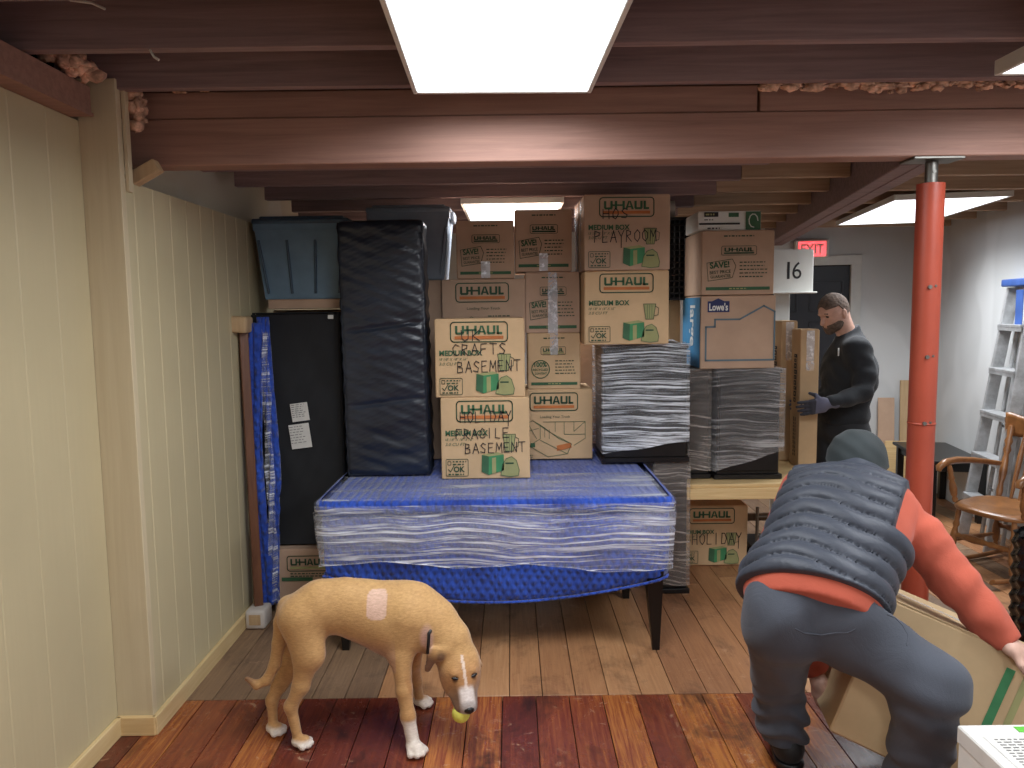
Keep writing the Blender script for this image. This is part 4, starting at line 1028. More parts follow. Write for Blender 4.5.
# ================================================================== ROCKING CHAIR (local: +x is the way it faces)
def rocker():
    t = thing('rocking_chair', 'turned oak rocking chair with curved arms, right of the red column', 'chair', (3.03, 4.58, 0), R(-160))
    mb = MB()
    def seat(u, v):
        a = u * 2 * math.pi; r = v; x = .235 * math.copysign(abs(math.cos(a)) ** .7, math.cos(a)) * r; y = .25 * math.copysign(abs(math.sin(a)) ** .7, math.sin(a)) * r
        return (x, y, .40 + .02 * r * r * (1 if x < 0 else .6) - (.02 if v > .96 else 0))
    mb.grid(seat, 40, 12, 0, True); mb.grid(lambda u, v: (seat(u, v)[0], seat(u, v)[1], .375), 40, 6, 0, True)
    mb.grid(lambda u, v: (seat(u, 1)[0] * (1 + .02 * math.sin(v * 3.14)), seat(u, 1)[1] * (1 + .02 * math.sin(v * 3.14)), .375 + .026 * v), 40, 5, 0, True); mb.build('seat', ['chair_oak'], t)
    prof = [(0, .013), (.08, .018), (.14, .012), (.2, .02), (.35, .024), (.5, .019), (.58, .013), (.64, .021), (.72, .014), (.85, .017), (1, .012)]
    rk = lambda x: .035 + .16 * x * x
    for sy in (-1, 1):
        for sx in (-1, 1):
            mb = MB(); mb.lathe((sx * .20, sy * .205, rk(.2) + .02), (sx * .165, sy * .18, .385), prof, 14); mb.build('leg', ['chair_oak'], t)
        mb = MB(); pts = [(-.38 + .74 * k / 20, sy * .208, rk(-.38 + .74 * k / 20) - .01) for k in range(21)]
        for a, b in zip(pts[:-1], pts[1:]):
            pass
        mb.tube(pts, .022, 8, flat=.62); mb.build('rocker', ['chair_oak'], t)
        mb = MB(); mb.lathe((.15, sy * .225, .40), (.19, sy * .245, .635), prof, 14); mb.build('arm_post', ['chair_oak'], t)
        mb = MB(); pts = [(-.21, sy * .21, .62), (-.12, sy * .235, .635), (0, sy * .255, .65), (.12, sy * .262, .658), (.21, sy * .262, .65), (.255, sy * .262, .625), (.262, sy * .262, .60)]
        mb.tube(pts, .03, 10, rs=[.02, .022, .026, .032, .036, .036, .022], flat=.62); mb.build('arm', ['chair_oak'], t)
        mb = MB(); mb.lathe((-.185, sy * .19, .40), (-.32, sy * .225, .86), [(0, .014), (.1, .02), (.2, .014), (.35, .024), (.5, .02), (.6, .014), (.66, .024), (.72, .016), (.78, .026), (.84, .016), (.92, .022), (1, .014)], 14); mb.build('back_post', ['chair_oak'], t)
        mb = MB(); mb.lathe((.2, sy * .205, .16), (-.2, sy * .205, .16), [(0, .010), (.3, .013), (.5, .018), (.7, .013), (1, .010)], 12); mb.build('stretcher', ['chair_oak'], t)
    for k in range(5):
        y = -.11 + .055 * k; mb = MB(); mb.lathe((-.19, y, .41), (-.31, y * 1.1, .83), [(0, .009), (.3, .014), (.6, .017), (1, .009)], 10); mb.build('spindle', ['chair_oak'], t)
    mb = MB()
    mb.grid(lambda u, v: (-.335 - .03 * math.cos((u - .5) * 3) + .0, -.27 + .54 * u, .79 + .13 * v + (.03 * math.sin(u * math.pi) + .02 * math.cos(u * 12.6)) * v), 30, 6)
    o = mb.build('crest_rail', ['chair_oak'], t); md = o.modifiers.new('s', 'SOLIDIFY'); md.thickness = .022
    mb = MB(); mb.lathe((.18, -.2, .20), (.18, .2, .20), prof, 12); mb.build('stretcher', ['chair_oak'], t)
    mb = MB(); mb.lathe((-.2, -.2, .22), (-.2, .2, .22), prof, 12); mb.build('stretcher', ['chair_oak'], t)
rocker()
# ================================================================== BIN AT THE RIGHT EDGE
t = thing('bin', 'black bin with a crinkled bag over its rim at the right edge of the picture', 'bin', (2.20, 2.9, 0))
mb = MB(); mb.lathe((0, 0, 0), (0, 0, .68), [(0, .15), (.02, .155), (1, .19)], 40); mb.build('bin_body', ['black_plastic'], t)
mb = MB(); mb.grid(lambda u, v: ((.2 + .006 * math.sin(u * 88 + 4 * v) + .006 * math.sin(v * 60 + 3 * math.sin(u * 20))) * math.cos(u * 6.2832), (.2 + .006 * math.sin(u * 88 + 4 * v) + .006 * math.sin(v * 60 + 3 * math.sin(u * 20))) * math.sin(u * 6.2832), .20 + .53 * v), 160, 40, 0, True); mb.build('bag', ['bag_black'], t)
# ================================================================== WHITE CARTON BOTTOM RIGHT
wx, wy = atz(957.5, 725, .50).x, atz(957.5, 725, .50).y
t = thing('shipping_box', 'white lidded carton with a printed sheet on top, bottom right corner', 'box', (wx + .26, wy - .21, 0))
mb = MB(); mb.box((0, 0, .245), (.515, .415, .49), bev=.004); mb.build('carton_body', ['white_plastic'], t)
mb = MB(); mb.box((0, 0, .475), (.522, .422, .05), bev=.004); mb.build('lid', ['paper'], t)
mb = MB(); q_ = atz(983, 737, .5) - Vector(t.location); pr = Print(mb, (q_.x, q_.y - .28, .5005), (1, 0, 0), (0, 1, 0), .0008); pr.rect(0, 0, .30, .28, 0, 1)
rd = random.Random(4)
lines(pr, .02, .27, .262, 20, .0125, 1, .0045, 4, 2)
mb.build('printed_sheet', ['paper', 'label_text'], t)
mb = MB(); q_ = atz(1013, 727, .5) - Vector(t.location); mb.box((q_.x + .06, q_.y - .014, .5012), (.12, .026, .001)); mb.build('green_tape', ['green_tape'], t)
# ================================================================== implicit-surface modelling for bodies and clothes
f32 = np.float32
class Field:
    def __init__(s, lo, hi, h):
        s.lo = np.array(lo, f32); s.h = h
        s.n = np.ceil((np.array(hi) - np.array(lo)) / h).astype(int) + 1
        ax = [s.lo[i] + h * np.arange(s.n[i], dtype=f32) for i in range(3)]
        s.X = ax[0][:, None, None]; s.Y = ax[1][None, :, None]; s.Z = ax[2][None, None, :]
def cone(F, a, b, ra, rb, flat=None):
    """tapered capsule; flat=(direction, factor<1) makes it thinner that way"""
    a = np.array(a, f32); b = np.array(b, f32); ba = b - a
    px, py, pz = F.X - a[0], F.Y - a[1], F.Z - a[2]
    t = np.clip((px * ba[0] + py * ba[1] + pz * ba[2]) / max(1e-9, float(ba @ ba)), 0, 1)
    qx, qy, qz = px - ba[0] * t, py - ba[1] * t, pz - ba[2] * t
    r2 = qx * qx + qy * qy + qz * qz
    if flat:
        n = np.array(flat[0], f32); n /= np.linalg.norm(n); dn = qx * n[0] + qy * n[1] + qz * n[2]
        r2 = r2 + dn * dn * (1 / flat[1] ** 2 - 1)
    d = np.sqrt(r2) - (ra + (rb - ra) * t)
    return d * (flat[1] if flat and flat[1] < .6 else 1)
def ell(F, c, r, axes=None):
    c = np.array(c, f32); px, py, pz = F.X - c[0], F.Y - c[1], F.Z - c[2]
    if axes is None: q = (px, py, pz)
    else: q = [px * A[0] + py * A[1] + pz * A[2] for A in axes]
    k0 = np.sqrt(sum((q[i] / r[i]) ** 2 for i in range(3))); k1 = np.sqrt(sum((q[i] / (r[i] ** 2)) ** 2 for i in range(3)))
    return k0 * (k0 - 1) / np.maximum(k1, 1e-6)
def smin(a, b, k):
    h = np.clip(.5 + .5 * (b - a) / k, 0, 1); return b + (a - b) * h - k * h * (1 - h)
def union(ds, k):
    d = ds[0]
    for e in ds[1:]: d = smin(d, e, k)
    return d
def plane(F, p, n): n = np.array(n, f32) / np.linalg.norm(n); return (F.X - p[0]) * n[0] + (F.Y - p[1]) * n[1] + (F.Z - p[2]) * n[2]
def chain(F, pts, rs, k=.02, flat=None):
    return union([cone(F, pts[i], pts[i + 1], rs[i], rs[i + 1], flat) for i in range(len(pts) - 1)], k)
def nets(F, d, name, mats, parent=None, loc=(0, 0, 0), vcol=None, smooth=2, fmat=None):
    d = d.astype(f32); ins = d < 0; n = d.shape
    s = [slice(0, -1), slice(1, None)]
    cnt = np.zeros((n[0] - 1, n[1] - 1, n[2] - 1), np.int8)
    for i in (0, 1):
        for j in (0, 1):
            for k in (0, 1): cnt += ins[s[i], s[j], s[k]]
    act = (cnt > 0) & (cnt < 8); idx = np.argwhere(act)
    vid = -np.ones(act.shape, np.int64); vid[act] = np.arange(len(idx))
    pos = np.zeros((len(idx), 3)); wt = np.zeros(len(idx))
    C = [(i, j, k) for i in (0, 1) for j in (0, 1) for k in (0, 1)]
    for a in C:
        for ax in range(3):
            if a[ax]: continue
            b = list(a); b[ax] = 1
            va = d[idx[:, 0] + a[0], idx[:, 1] + a[1], idx[:, 2] + a[2]]; vb = d[idx[:, 0] + b[0], idx[:, 1] + b[1], idx[:, 2] + b[2]]
            m = (va < 0) != (vb < 0); t = np.where(m, va / np.where(m, va - vb, 1), 0)
            p = np.tile(np.array(a, float), (len(idx), 1)); p[:, ax] += t
            pos[m] += p[m]; wt[m] += 1
    pos = (idx + pos / wt[:, None]) * F.h + F.lo
    quads = []
    for ax in range(3):
        o = [1, 1, 1]; o[ax] = 0
        sl = tuple(slice(o[i], n[i] - 1) for i in range(3)); sl2 = tuple(slice(o[i] + (1 if i == ax else 0), n[i] - 1 + (1 if i == ax else 0)) for i in range(3))
        A_, B_ = ins[sl], ins[sl2]; e = np.argwhere(A_ != B_)
        if not len(e): continue
        flip = A_[A_ != B_]; e = e + np.array(o); u, v = [i for i in range(3) if i != ax]
        q = []
        for du, dv in ((0, 0), (-1, 0), (-1, -1), (0, -1)):
            f = e.copy(); f[:, u] += du; f[:, v] += dv; q.append(vid[f[:, 0], f[:, 1], f[:, 2]])
        q = np.stack(q, 1); sgn = flip if ax != 1 else ~flip
        q[~sgn] = q[~sgn][:, ::-1]; quads.append(q)
    q = np.concatenate(quads)
    for _ in range(smooth):                                # light smoothing
        acc = np.zeros_like(pos); c = np.zeros(len(pos))
        for i in range(4):
            a, b = q[:, i], q[:, (i + 1) % 4]; np.add.at(acc, a, pos[b]); np.add.at(c, a, 1)
        pos = pos * .5 + .5 * acc / np.maximum(c, 1)[:, None]
    loc = np.array(loc)
    me = bpy.data.meshes.new(name); v = pos - loc
    me.vertices.add(len(v)); me.vertices.foreach_set('co', v.astype(f32).ravel())
    me.loops.add(len(q) * 4); me.loops.foreach_set('vertex_index', q.astype(np.int32).ravel())
    me.polygons.add(len(q)); me.polygons.foreach_set('loop_start', np.arange(0, len(q) * 4, 4, dtype=np.int32))
    me.polygons.foreach_set('use_smooth', np.ones(len(q), bool))
    for m in (mats if isinstance(mats, (list, tuple)) else [mats]): me.materials.append(M[m])
    if fmat is not None: me.polygons.foreach_set('material_index', fmat(pos[q].mean(1)).astype(np.int32))
    me.update(calc_edges=True); me.validate(verbose=False)
    if vcol is not None:
        a = me.color_attributes.new('coat', 'FLOAT_COLOR', 'POINT'); c = vcol(pos); a.data.foreach_set('color', np.concatenate([c, np.ones((len(c), 1))], 1).astype(f32).ravel())
    o = bpy.data.objects.new(name, me); COL.objects.link(o)
    if parent is not None: o.parent = parent
    else: o.location = tuple(loc)
    return o
def V(x, y, Y): return np.array(at(x, y, Y))

def surf(o, x, y, tol=2.5):
    """local point of the front surface of a body or garment where the viewer sees pixel x, y"""
    n = len(o.data.vertices); c = np.zeros(n * 3, f32); o.data.vertices.foreach_get('co', c); c = c.reshape(-1, 3)
    off = np.array(o.parent.location if o.parent else o.location); w = c + off - np.array((0, 0, CAM_H))
    z = w @ np.array(FW); px = 512 + F_PX * (w @ np.array(SR)) / z; py = 384 - F_PX * (w @ np.array(SU)) / z
    m = np.where((np.abs(px - x) < tol) & (np.abs(py - y) < tol))[0]
    if not len(m): return Vector(at(x, y, float(np.median(w[:, 1])))) - Vector(off)
    return Vector(c[m[np.argmin(w[m, 1])]].tolist())
# ================================================================== THE DOG
def coat_material():
    t = NT('dog_coat'); a = t.new('ShaderNodeAttribute'); a.attribute_name = 'coat'
    n = t.noise(60, 4, .7, t.mapping((1, 1, 3))); n2 = t.noise(7, 3)
    col = t.mix(t.g(n, .35, .7, 0, .35), a.outputs['Color'], (0.25, .12, .05, 1), 'MULTIPLY')
    t.base(t.mix(t.g(n2, .4, .7, 0, .12), col, (0.6, .35, .2, 1), 'MULTIPLY')); t.rough(.62); t.b.inputs['Sheen Weight'].default_value = .25; t.set(Specular_IOR_Level=.3)
    t.bump(n, .35, .004); M['dog_coat'] = t.m
coat_material()
simple('nose_black', (22, 18, 18), .3, .1, bump=.3, bscale=300)
def dog():
    base = V(350, 740, 2.83); base[2] = 0
    T = thing('dog', 'tan short-haired dog with white paws, head lowered, standing on the floorboards with a yellow ball in its mouth', 'dog', tuple(base))
    T['label'] = 'tan short-haired dog with white paws, head lowered to hold a yellow ball'
    F = Field((-1.08, 2.52, -.01), (-.06, 3.15, .68), .005)
    B = []
    nY = (0, 1, 0)
    B.append(chain(F, [V(305, 616, 2.82), V(322, 607, 2.82), V(345, 606, 2.83), V(366, 611, 2.84), V(393, 618, 2.85), V(414, 618, 2.85)], [.100, .100, .103, .117, .140, .120], .03, (nY, .82)))
    B.append(ell(F, V(400, 630, 2.84), (.085, .085, .105)))
    body = union(B, .03)
    neck = chain(F, [V(412, 612, 2.84), V(432, 624, 2.83), V(448, 641, 2.81), V(458, 657, 2.80)], [.115, .098, .083, .066], .03, ((0, 1, 0), .85))
    body = smin(body, neck, .04)
    # hind quarters
    hn = union([cone(F, V(302, 620, 2.78), V(309, 655, 2.765), .088, .062, (nY, .72)), cone(F, V(308, 652, 2.765), V(301, 686, 2.765), .056, .031, (nY, .75)),
                cone(F, V(301, 686, 2.765), V(291, 706, 2.765), .031, .0235), cone(F, V(290.5, 706, 2.765), V(297, 734, 2.76), .0225, .0185)], .02)
    hf = union([cone(F, V(300, 620, 2.90), V(298, 655, 2.92), .085, .058, (nY, .72)), cone(F, V(298, 655, 2.92), V(280, 684, 2.90), .052, .030, (nY, .8)),
                cone(F, V(280, 684, 2.90), V(272, 700, 2.88), .03, .0225), cone(F, V(272, 700, 2.88), V(273, 724, 2.86), .0215, .0175)], .02)
    body = union([body, hn, hf], .028)
    # front legs
    fn = union([cone(F, V(408, 620, 2.78), V(400, 655, 2.77), .085, .050, (nY, .7)), cone(F, V(401, 655, 2.77), V(404, 690, 2.745), .042, .029), cone(F, V(404, 690, 2.745), V(408, 716, 2.73), .029, .026), cone(F, V(408, 716, 2.73), V(413, 742, 2.715), .026, .0245)], .02)
    ff = union([cone(F, V(412, 635, 2.92), V(412, 662, 2.95), .055, .034), cone(F, V(412, 662, 2.95), V(416, 682, 3.0), .032, .023), cone(F, V(416, 682, 3.0), V(419, 697, 3.03), .022, .02)], .02)
    body = union([body, fn, ff], .025)
    # paws with toes
    def paw(c, d, s=1.0):
        c = np.array(c); c[2] = .024 * s; d = np.array(d, float); d /= np.linalg.norm(d); l = np.array((-d[1], d[0], 0))
        q = [cone(F, c - d * .012 * s, c + d * .012 * s, .026 * s, .027 * s, ((0, 0, 1), .85))]
        for k, e in ((-.027, .022), (-.0095, .036), (.0095, .036), (.027, .022)):
            p = c + l * k * s + d * e * s; p[2] = .0165 * s; q.append(cone(F, c + l * k * .7 * s, p, .0115 * s, .0125 * s))
        return union(q, .003)
    P4 = [V(301, 741, 2.755), V(275, 732, 2.85), V(415, 752, 2.70), V(422, 701, 3.045)]
    ps = [paw(P4[0], (1, -.25, 0)), paw(P4[1], (.9, -.45, 0)), paw(P4[2], (.55, -.85, 0), 1.1), paw(P4[3], (.95, -.3, 0))]
    body = union([body] + ps, .007)
    # tail
    tp = [V(288, 606, 2.83), V(281, 622, 2.83), V(279, 643, 2.83), V(275, 664, 2.82), V(267, 680, 2.81), V(257, 685, 2.80), V(246.5, 678.5, 2.79)]
    body = smin(body, chain(F, tp, [.040, .027, .0255, .022, .0195, .016, .009], .012), .015)
    # head
    S = V(459, 663, 2.785); N = V(468.5, 709, 2.665)
    fd = (N - S) / np.linalg.norm(N - S)                    # where the muzzle points
    E1, E2 = V(456.5, 687, 2.685), V(475.0, 684, 2.705); lat = E2 - E1; lat -= fd * (lat @ fd); lat /= np.linalg.norm(lat)
    up = np.cross(lat, fd); up = -up if up[1] > 0 else up   # the top of the head faces the viewer
    ax = (lat, fd, up)
    hd = ell(F, S + fd * .012, (.080, .092, .070), ax)
    hd = smin(hd, ell(F, S + fd * .040 - up * .030 - lat * .040, (.036, .070, .042), ax), .02)
    hd = smin(hd, ell(F, S + fd * .040 - up * .030 + lat * .038, (.036, .070, .042), ax), .02)
    hd = smin(hd, cone(F, S + fd * .075 + up * .006, N - fd * .018 - up * .004, .046, .0345, (up, .92)), .022)
    hd = smin(hd, cone(F, N - fd * .065 - lat * .030 - up * .020, N - fd * .014 - lat * .024 - up * .020, .026, .021), .012)
    hd = smin(hd, cone(F, N - fd * .065 + lat * .026 - up * .020, N - fd * .014 + lat * .020 - up * .020, .024, .020), .012)
    jaw = cone(F, S + fd * .06 - up * .055, N - fd * .030 - up * .072, .024, .015, (up, .8))
    hd = smin(hd, jaw, .010)
    for s in (-1, 1):
        hd = smin(hd, ell(F, S + fd * .052 + up * .046 + lat * s * .030, (.018, .016, .013), ax), .012)   # brows
        hd = np.maximum(hd, -ell(F, S + fd * .074 + up * .050 + lat * s * .037, (.013, .005, .008), ax))
    body = smin(body, hd, .03)
    e1 = union([cone(F, V(447, 650, 2.745), V(434, 653, 2.735), .021, .020, ((0, 1, .2), .4)), cone(F, V(434, 653, 2.735), V(427.5, 669, 2.73), .022, .014, ((0, 1, .2), .4)), cone(F, V(445, 652, 2.735), V(440, 658, 2.725), .018, .014, ((0, 1, .2), .5))], .012)
    e2 = cone(F, V(474, 652, 2.80), V(481, 664, 2.83), .018, .012, ((1, 0, .2), .45))
    body = union([body, e1, e2], .008)
    eyes = [S + fd * .074 + up * .0455 + lat * s * .037 for s in (-1, 1)]
    tip = tp[-1]; sh = V(376, 607, 2.74); nk = V(427, 638, 2.75); root = V(447, 650, 2.745)
    def col(p):
        d = lambda q: np.linalg.norm(p - q, axis=1)
        sm = lambda x, a, b: np.clip((x - a) / (b - a), 0, 1)[:, None]
        L = lambda c: np.array(lin(c)[:3])
        c = np.tile(L((206, 164, 108)), (len(p), 1))
        def mixc(c, m, q): return c * (1 - m) + L(q) * m
        c = mixc(c, .55 * (1 - sm(p[:, 2], .12, .42)), (186, 138, 88))                        # browner legs
        inb = (p[:, 0] > -.72) & (p[:, 0] < -.45)
        c = mixc(c, .7 * (1 - sm(p[:, 2], .36, .44)) * inb[:, None] * (p[:, 2] > .30)[:, None], (186, 142, 116))
        face = sm((p - S) @ fd, -.02, .07) * (np.linalg.norm(p - S, axis=1) < .21)[:, None]
        c = mixc(c, .55 * face, (166, 108, 62))
        mz = (p - S) @ fd; lt = np.abs((p - S) @ lat); near = (np.linalg.norm(p - S, axis=1) < .22)[:, None]
        c = mixc(c, .75 * sm(mz, .08, .125) * near * sm(lt, .01, .03), (92, 66, 52))                # dark lips
        bl = ((mz > .0) & (lt < .0055))[:, None] * near; c = mixc(c, .8 * bl, (232, 214, 200))
        wz = sm(mz, .098, .116) * (1 - sm(lt, .022, .034)) * near; c = mixc(c, wz, (226, 216, 210))
        c = mixc(c, sm(mz, .150, .162) * near * (1 - sm(lt, .02, .04)) * .5, (90, 80, 78))
        for e in eyes: c = mixc(c, 1 - sm(d(e), .005, .016), (70, 44, 34))
        c = mixc(c, (1 - sm(d(V(428, 664, 2.73)), .02, .06)) * .9, (96, 60, 44)); c = mixc(c, (1 - sm(d(V(441, 657, 2.72)), .010, .026)) * .8, (84, 52, 40))
        for P_, h_ in zip(P4, (.04, .042, .13, .05)):
            m = (np.linalg.norm((p - P_)[:, :2], axis=1) < .10) & (p[:, 2] < h_); m = m[:, None] * (1 - sm(p[:, 2], h_ - .012, h_)); c = mixc(c, m, (236, 226, 214))
        c = mixc(c, (1 - sm(d(tip), .01, .05)) * .8, (120, 84, 60))
        q = p - sh; m = (np.abs(q[:, 0]) < .036) & (np.abs(q[:, 2]) < .048) & (p[:, 1] < 2.85) & (np.hypot(np.maximum(np.abs(q[:, 0]) - .018, 0), np.maximum(np.abs(q[:, 2]) - .03, 0)) < .018)
        c = mixc(c, m[:, None] * .9, (226, 190, 170))
        q = p - nk; m = 1 - sm(np.sqrt((q[:, 0] / .028) ** 2 + (q[:, 2] / .060) ** 2 + (q[:, 1] / .1) ** 2), .6, 1.1); c = mixc(c, m * .75, (228, 188, 176))
        return c
    bo = nets(F, body, 'dog_body', 'dog_coat', T, base, vcol=col, smooth=1)
    Nn = N + fd * .004 + up * .006
    mb = MB(); mb.ball(Vector(Nn - base), .018, 0, 18, (1.05, .85, .85)); 
    for s in (-1, 1): mb.ball(Vector(Nn - base + lat * s * .0085), .0115, 0, 12)
    mb.build('nose', ['nose_black'], T)
    for e in eyes:
        mb = MB(); s_ = 1 if e is eyes[1] else -1; e = e + up * .004; mb.tube([Vector(e - base - lat * .011 * s_ + fd * .003), Vector(e - base + up * .001), Vector(e - base + lat * .011 * s_ - fd * .006 - up * .003)], .005, 8, rs=[.003, .0055, .003]); mb.build('eye', ['nose_black'], T)
    mb = MB()                                              # collar strap showing at the neck
    pts = [surf(bo, x, y) for x, y in ((432, 630), (430, 634), (428, 639), (426.5, 645), (425.5, 651))]
    y0, y1 = pts[0].y, pts[-1].y; pts = [Vector((p.x, min(y0, y1) + abs(y1 - y0) * (k / 4 if y1 > y0 else 1 - k / 4) - .003, p.z)) for k, p in enumerate(pts)]
    pts = [pts[0]] + [(pts[k - 1] + pts[k] * 2 + pts[k + 1]) / 4 for k in (1, 2, 3)] + [pts[-1]]
    pts = [pts[0] + Vector((.004, .03, .01))] + [p + Vector((0, -.001, 0)) for p in pts] + [pts[-1] + Vector((0, .03, -.005))]
    mb.tube(pts, .006, 8); mb.build('collar', ['black_plastic'], T)
    bc = N + fd * .000 - up * .046 - lat * .022 + np.array((0, 0, .005))
    o = MB().ball((0, 0, 0), .034, 0, 28).build('ball', ['ball_yellow'], None, tuple(bc)); tag(o, 'yellow tennis ball held in the mouth of the tan dog', 'ball')
dog()
# ================================================================== PERSON BENDING OVER A BOX
def nz(F, s, seed, amp):
    """smooth pseudo-random folds"""
    return amp * (np.sin(F.X * s + 3 * np.sin(F.Z * s * .7 + seed) + seed) * np.sin(F.Y * s * .8 + 2 * np.sin(F.X * s * .6 + seed)) )
def hand_field(F, wrist, palm, fdir, side, nrm, s=1.0, curl=.6, spread=.25, thumb=1):
    """palm with four curled fingers and a thumb leaving its side; side = direction of the thumb, nrm = out of the back of the hand"""
    wrist, palm = np.array(wrist, float), np.array(palm, float)
    u = lambda v: np.array(v, float) / np.linalg.norm(v)
    f = u(fdir); sd = u(np.array(side) - f * (np.array(side) @ f)); n = np.cross(f, sd); n = n if n @ np.array(nrm) > 0 else -n
    d = cone(F, wrist, palm - f * .03 * s, .030 * s, .034 * s, (n, .8))
    d = smin(d, union([cone(F, palm - f * .035 * s + sd * k * s, palm + f * .030 * s + sd * k * 1.1 * s, .0165 * s, .0145 * s) for k in (-.027, -.009, .009, .027)], .012), .02)
    for k, L in ((-.031, .058), (-.0105, .070), (.0105, .076), (.031, .068)):
        p0 = palm + f * .032 * s + sd * k * s; dr = f + sd * k * 6 * spread; pts = [p0]
        for j, l in enumerate((.42, .32, .26)):
            a = curl * (.35 + .45 * j); q = u(dr * math.cos(a) - n * math.sin(a)); pts.append(pts[-1] + q * L * l * s)
        d = smin(d, chain(F, pts, [.0105 * s, .0098 * s, .009 * s, .0075 * s], .004), .006)
    b0 = palm - f * .020 * s + sd * .030 * s
    t1 = b0 + u(sd * .9 + f * .55 - n * .3) * .036 * s; t2 = t1 + u(sd * .45 + f * .9 - n * .45) * .032 * s
    d = smin(d, chain(F, [b0, t1, t2], [.015 * s, .0115 * s, .0085 * s], .006), .008)
    return d
def bender():
    base = np.array((1.02, 2.45, 0.0))
    T = thing('person', 'person bending over in a dark puffer vest, orange sleeves, grey trousers and dark cap, lifting a box', 'person', tuple(base))
    T['label'] = 'person bent over a box in dark puffer vest, orange sleeves and dark cap'
    u = lambda v: np.array(v, float) / np.linalg.norm(v)
    Pv, Nk = V(817, 612, 2.30), V(856, 474, 2.64)
    A = u(Nk - Pv); L = u(np.array((.80, -.60, -.05)) - A * (np.array((.80, -.60, -.05)) @ A)); Nn = np.cross(L, A)
    if Nn[2] < 0: Nn = -Nn
    ax = (L, A, Nn)
    F = Field((.62, 1.90, -.01), (1.78, 3.02, 1.26), .0075)
    waist = V(818, 588, 2.34)
    tor = union([ell(F, waist - A * .02 - L * .012, (.218, .19, .165), ax), ell(F, V(838, 535, 2.48), (.215, .20, .155), ax), ell(F, V(850, 508, 2.57), (.205, .135, .120), ax)], .09)
    shR, shL = V(888, 507, 2.52), V(805, 492, 2.74)
    tor = union([tor, cone(F, V(868, 503, 2.56), shR, .09, .085), cone(F, V(835, 496, 2.66), shL, .09, .082)], .05)
    rarm = [shR, V(922, 540, 2.47), V(953, 580, 2.42), V(985, 617, 2.37), V(1004, 638, 2.335)]
    larm = [shL, V(775, 560, 2.78), V(790, 620, 2.74), V(808, 655, 2.70), V(815, 668, 2.685)]
    hipR, knR, anR = V(850, 624, 2.28), V(930, 686, 2.13), V(908, 812, 2.26)
    hipL, knL, anL = V(782, 628, 2.34), V(778, 678, 2.56), V(786, 752, 2.65)
    head = V(857, 459, 2.74)
    # trousers
    butt = union([ell(F, V(852, 624, 2.28), (.130, .145, .135), ax), ell(F, V(784, 615, 2.32), (.130, .145, .135), ax), ell(F, V(818, 602, 2.33), (.215, .10, .15), ax)], .06)
    legR = union([cone(F, hipR, knR, .118, .100), cone(F, knR, V(920, 745, 2.20), .100, .084), cone(F, V(920, 745, 2.20), anR, .088, .075)], .03)
    legL = union([cone(F, hipL, knL, .112, .088), cone(F, knL, V(781, 715, 2.62), .086, .084), cone(F, V(781, 715, 2.62), anL, .084, .078)], .03)
    tr = union([butt, legR, legL], .04)
    t_a = (F.X - Pv[0]) * A[0] + (F.Y - Pv[1]) * A[1] + (F.Z - Pv[2]) * A[2]
    lt = (F.X - Pv[0]) * L[0] + (F.Y - Pv[1]) * L[1] + (F.Z - Pv[2]) * L[2]
    fold = nz(F, 17, 1, .006) + .010 * np.sin(F.Z * 75 + 8 * F.X + 2.5 * np.sin(F.X * 25)) * np.clip((.36 - F.Z) * 6, 0, 1) * np.clip(1.6 - np.abs(F.Z - .2) * 4, 0, 1)
    fold = fold + .010 * np.sin((F.Z + .3 * F.X) * 62) * np.exp(-(((F.X - knR[0]) ** 2 + (F.Y - knR[1]) ** 2 + (F.Z - knR[2] + .04) ** 2) / .012))
    trd = np.maximum(tr + fold, -(F.Z - .085) )
    trd = np.maximum(trd, t_a - .03)
    # pocket slit
    pk = chain(F, [V(893, 612, 2.17), V(905, 622, 2.13), V(909, 640, 2.11)], [.006] * 3, .004); trd = np.maximum(trd, -(pk - .002)) if False else trd
    tro = nets(F, trd, 'trousers', 'grey_cloth', T, base, smooth=1)
    for q in (((795, 631), (806, 634), (820, 636), (834, 635), (846, 631), (856, 627)), ((886, 612), (897, 616), (905, 624), (909, 634), (909, 644))):
        mb = MB(); mb.tube([surf(tro, x, y) + Vector((0, .001, 0)) for x, y in q], .0028, 6); mb.build('pocket_seam', ['grey_cloth'], tro)
    # shirt: band under the vest and sleeves
    hemv = t_a - .045 + .0 * lt
    band = np.maximum(tor + .003, -(t_a + .030 - .10 * lt)); band = np.maximum(band, t_a - .60)
    slR = chain(F, rarm, [.082, .074, .069, .060, .047], .03) + nz(F, 30, 2, .003) + .0018 * np.sin(F.X * 50 - F.Z * 60 + 3 * np.sin(F.Y * 30)); slL = chain(F, larm, [.088, .08, .07, .058, .048], .03)
    capR = u(rarm[-1] - rarm[-2]); slR = np.maximum(slR, plane(F, rarm[-1] + capR * .02, capR)); capL = u(larm[-1] - larm[-2]); slL = np.maximum(slL, plane(F, larm[-1] + capL * .02, capL))
    nets(F, np.minimum(band, union([slR, slL], .01)), 'orange_shirt', 'orange_cloth', T, base, smooth=1)
    # quilted vest
    tt = t_a + .35 * lt * lt + .010 * np.sin(lt * 20) + .016 * lt
    sp = .062; ph = np.abs(((tt / sp) % 1.0) - .5) * 2            # 0 mid-panel, 1 on the seam
    puff = .016 * ph ** 14 - .009 * (1 - ph ** 2) + .0012 * np.sin(lt * 48 + 5 * np.sin(tt * 24)) * (.3 + ph)
    vest = tor - .012 + puff
    vest = np.maximum(vest, -(t_a - .020 - .10 * lt))
    vest = np.maximum(vest, -(chain(F, rarm[:3], [.088, .084, .08], .02)) * 1.0) if False else vest
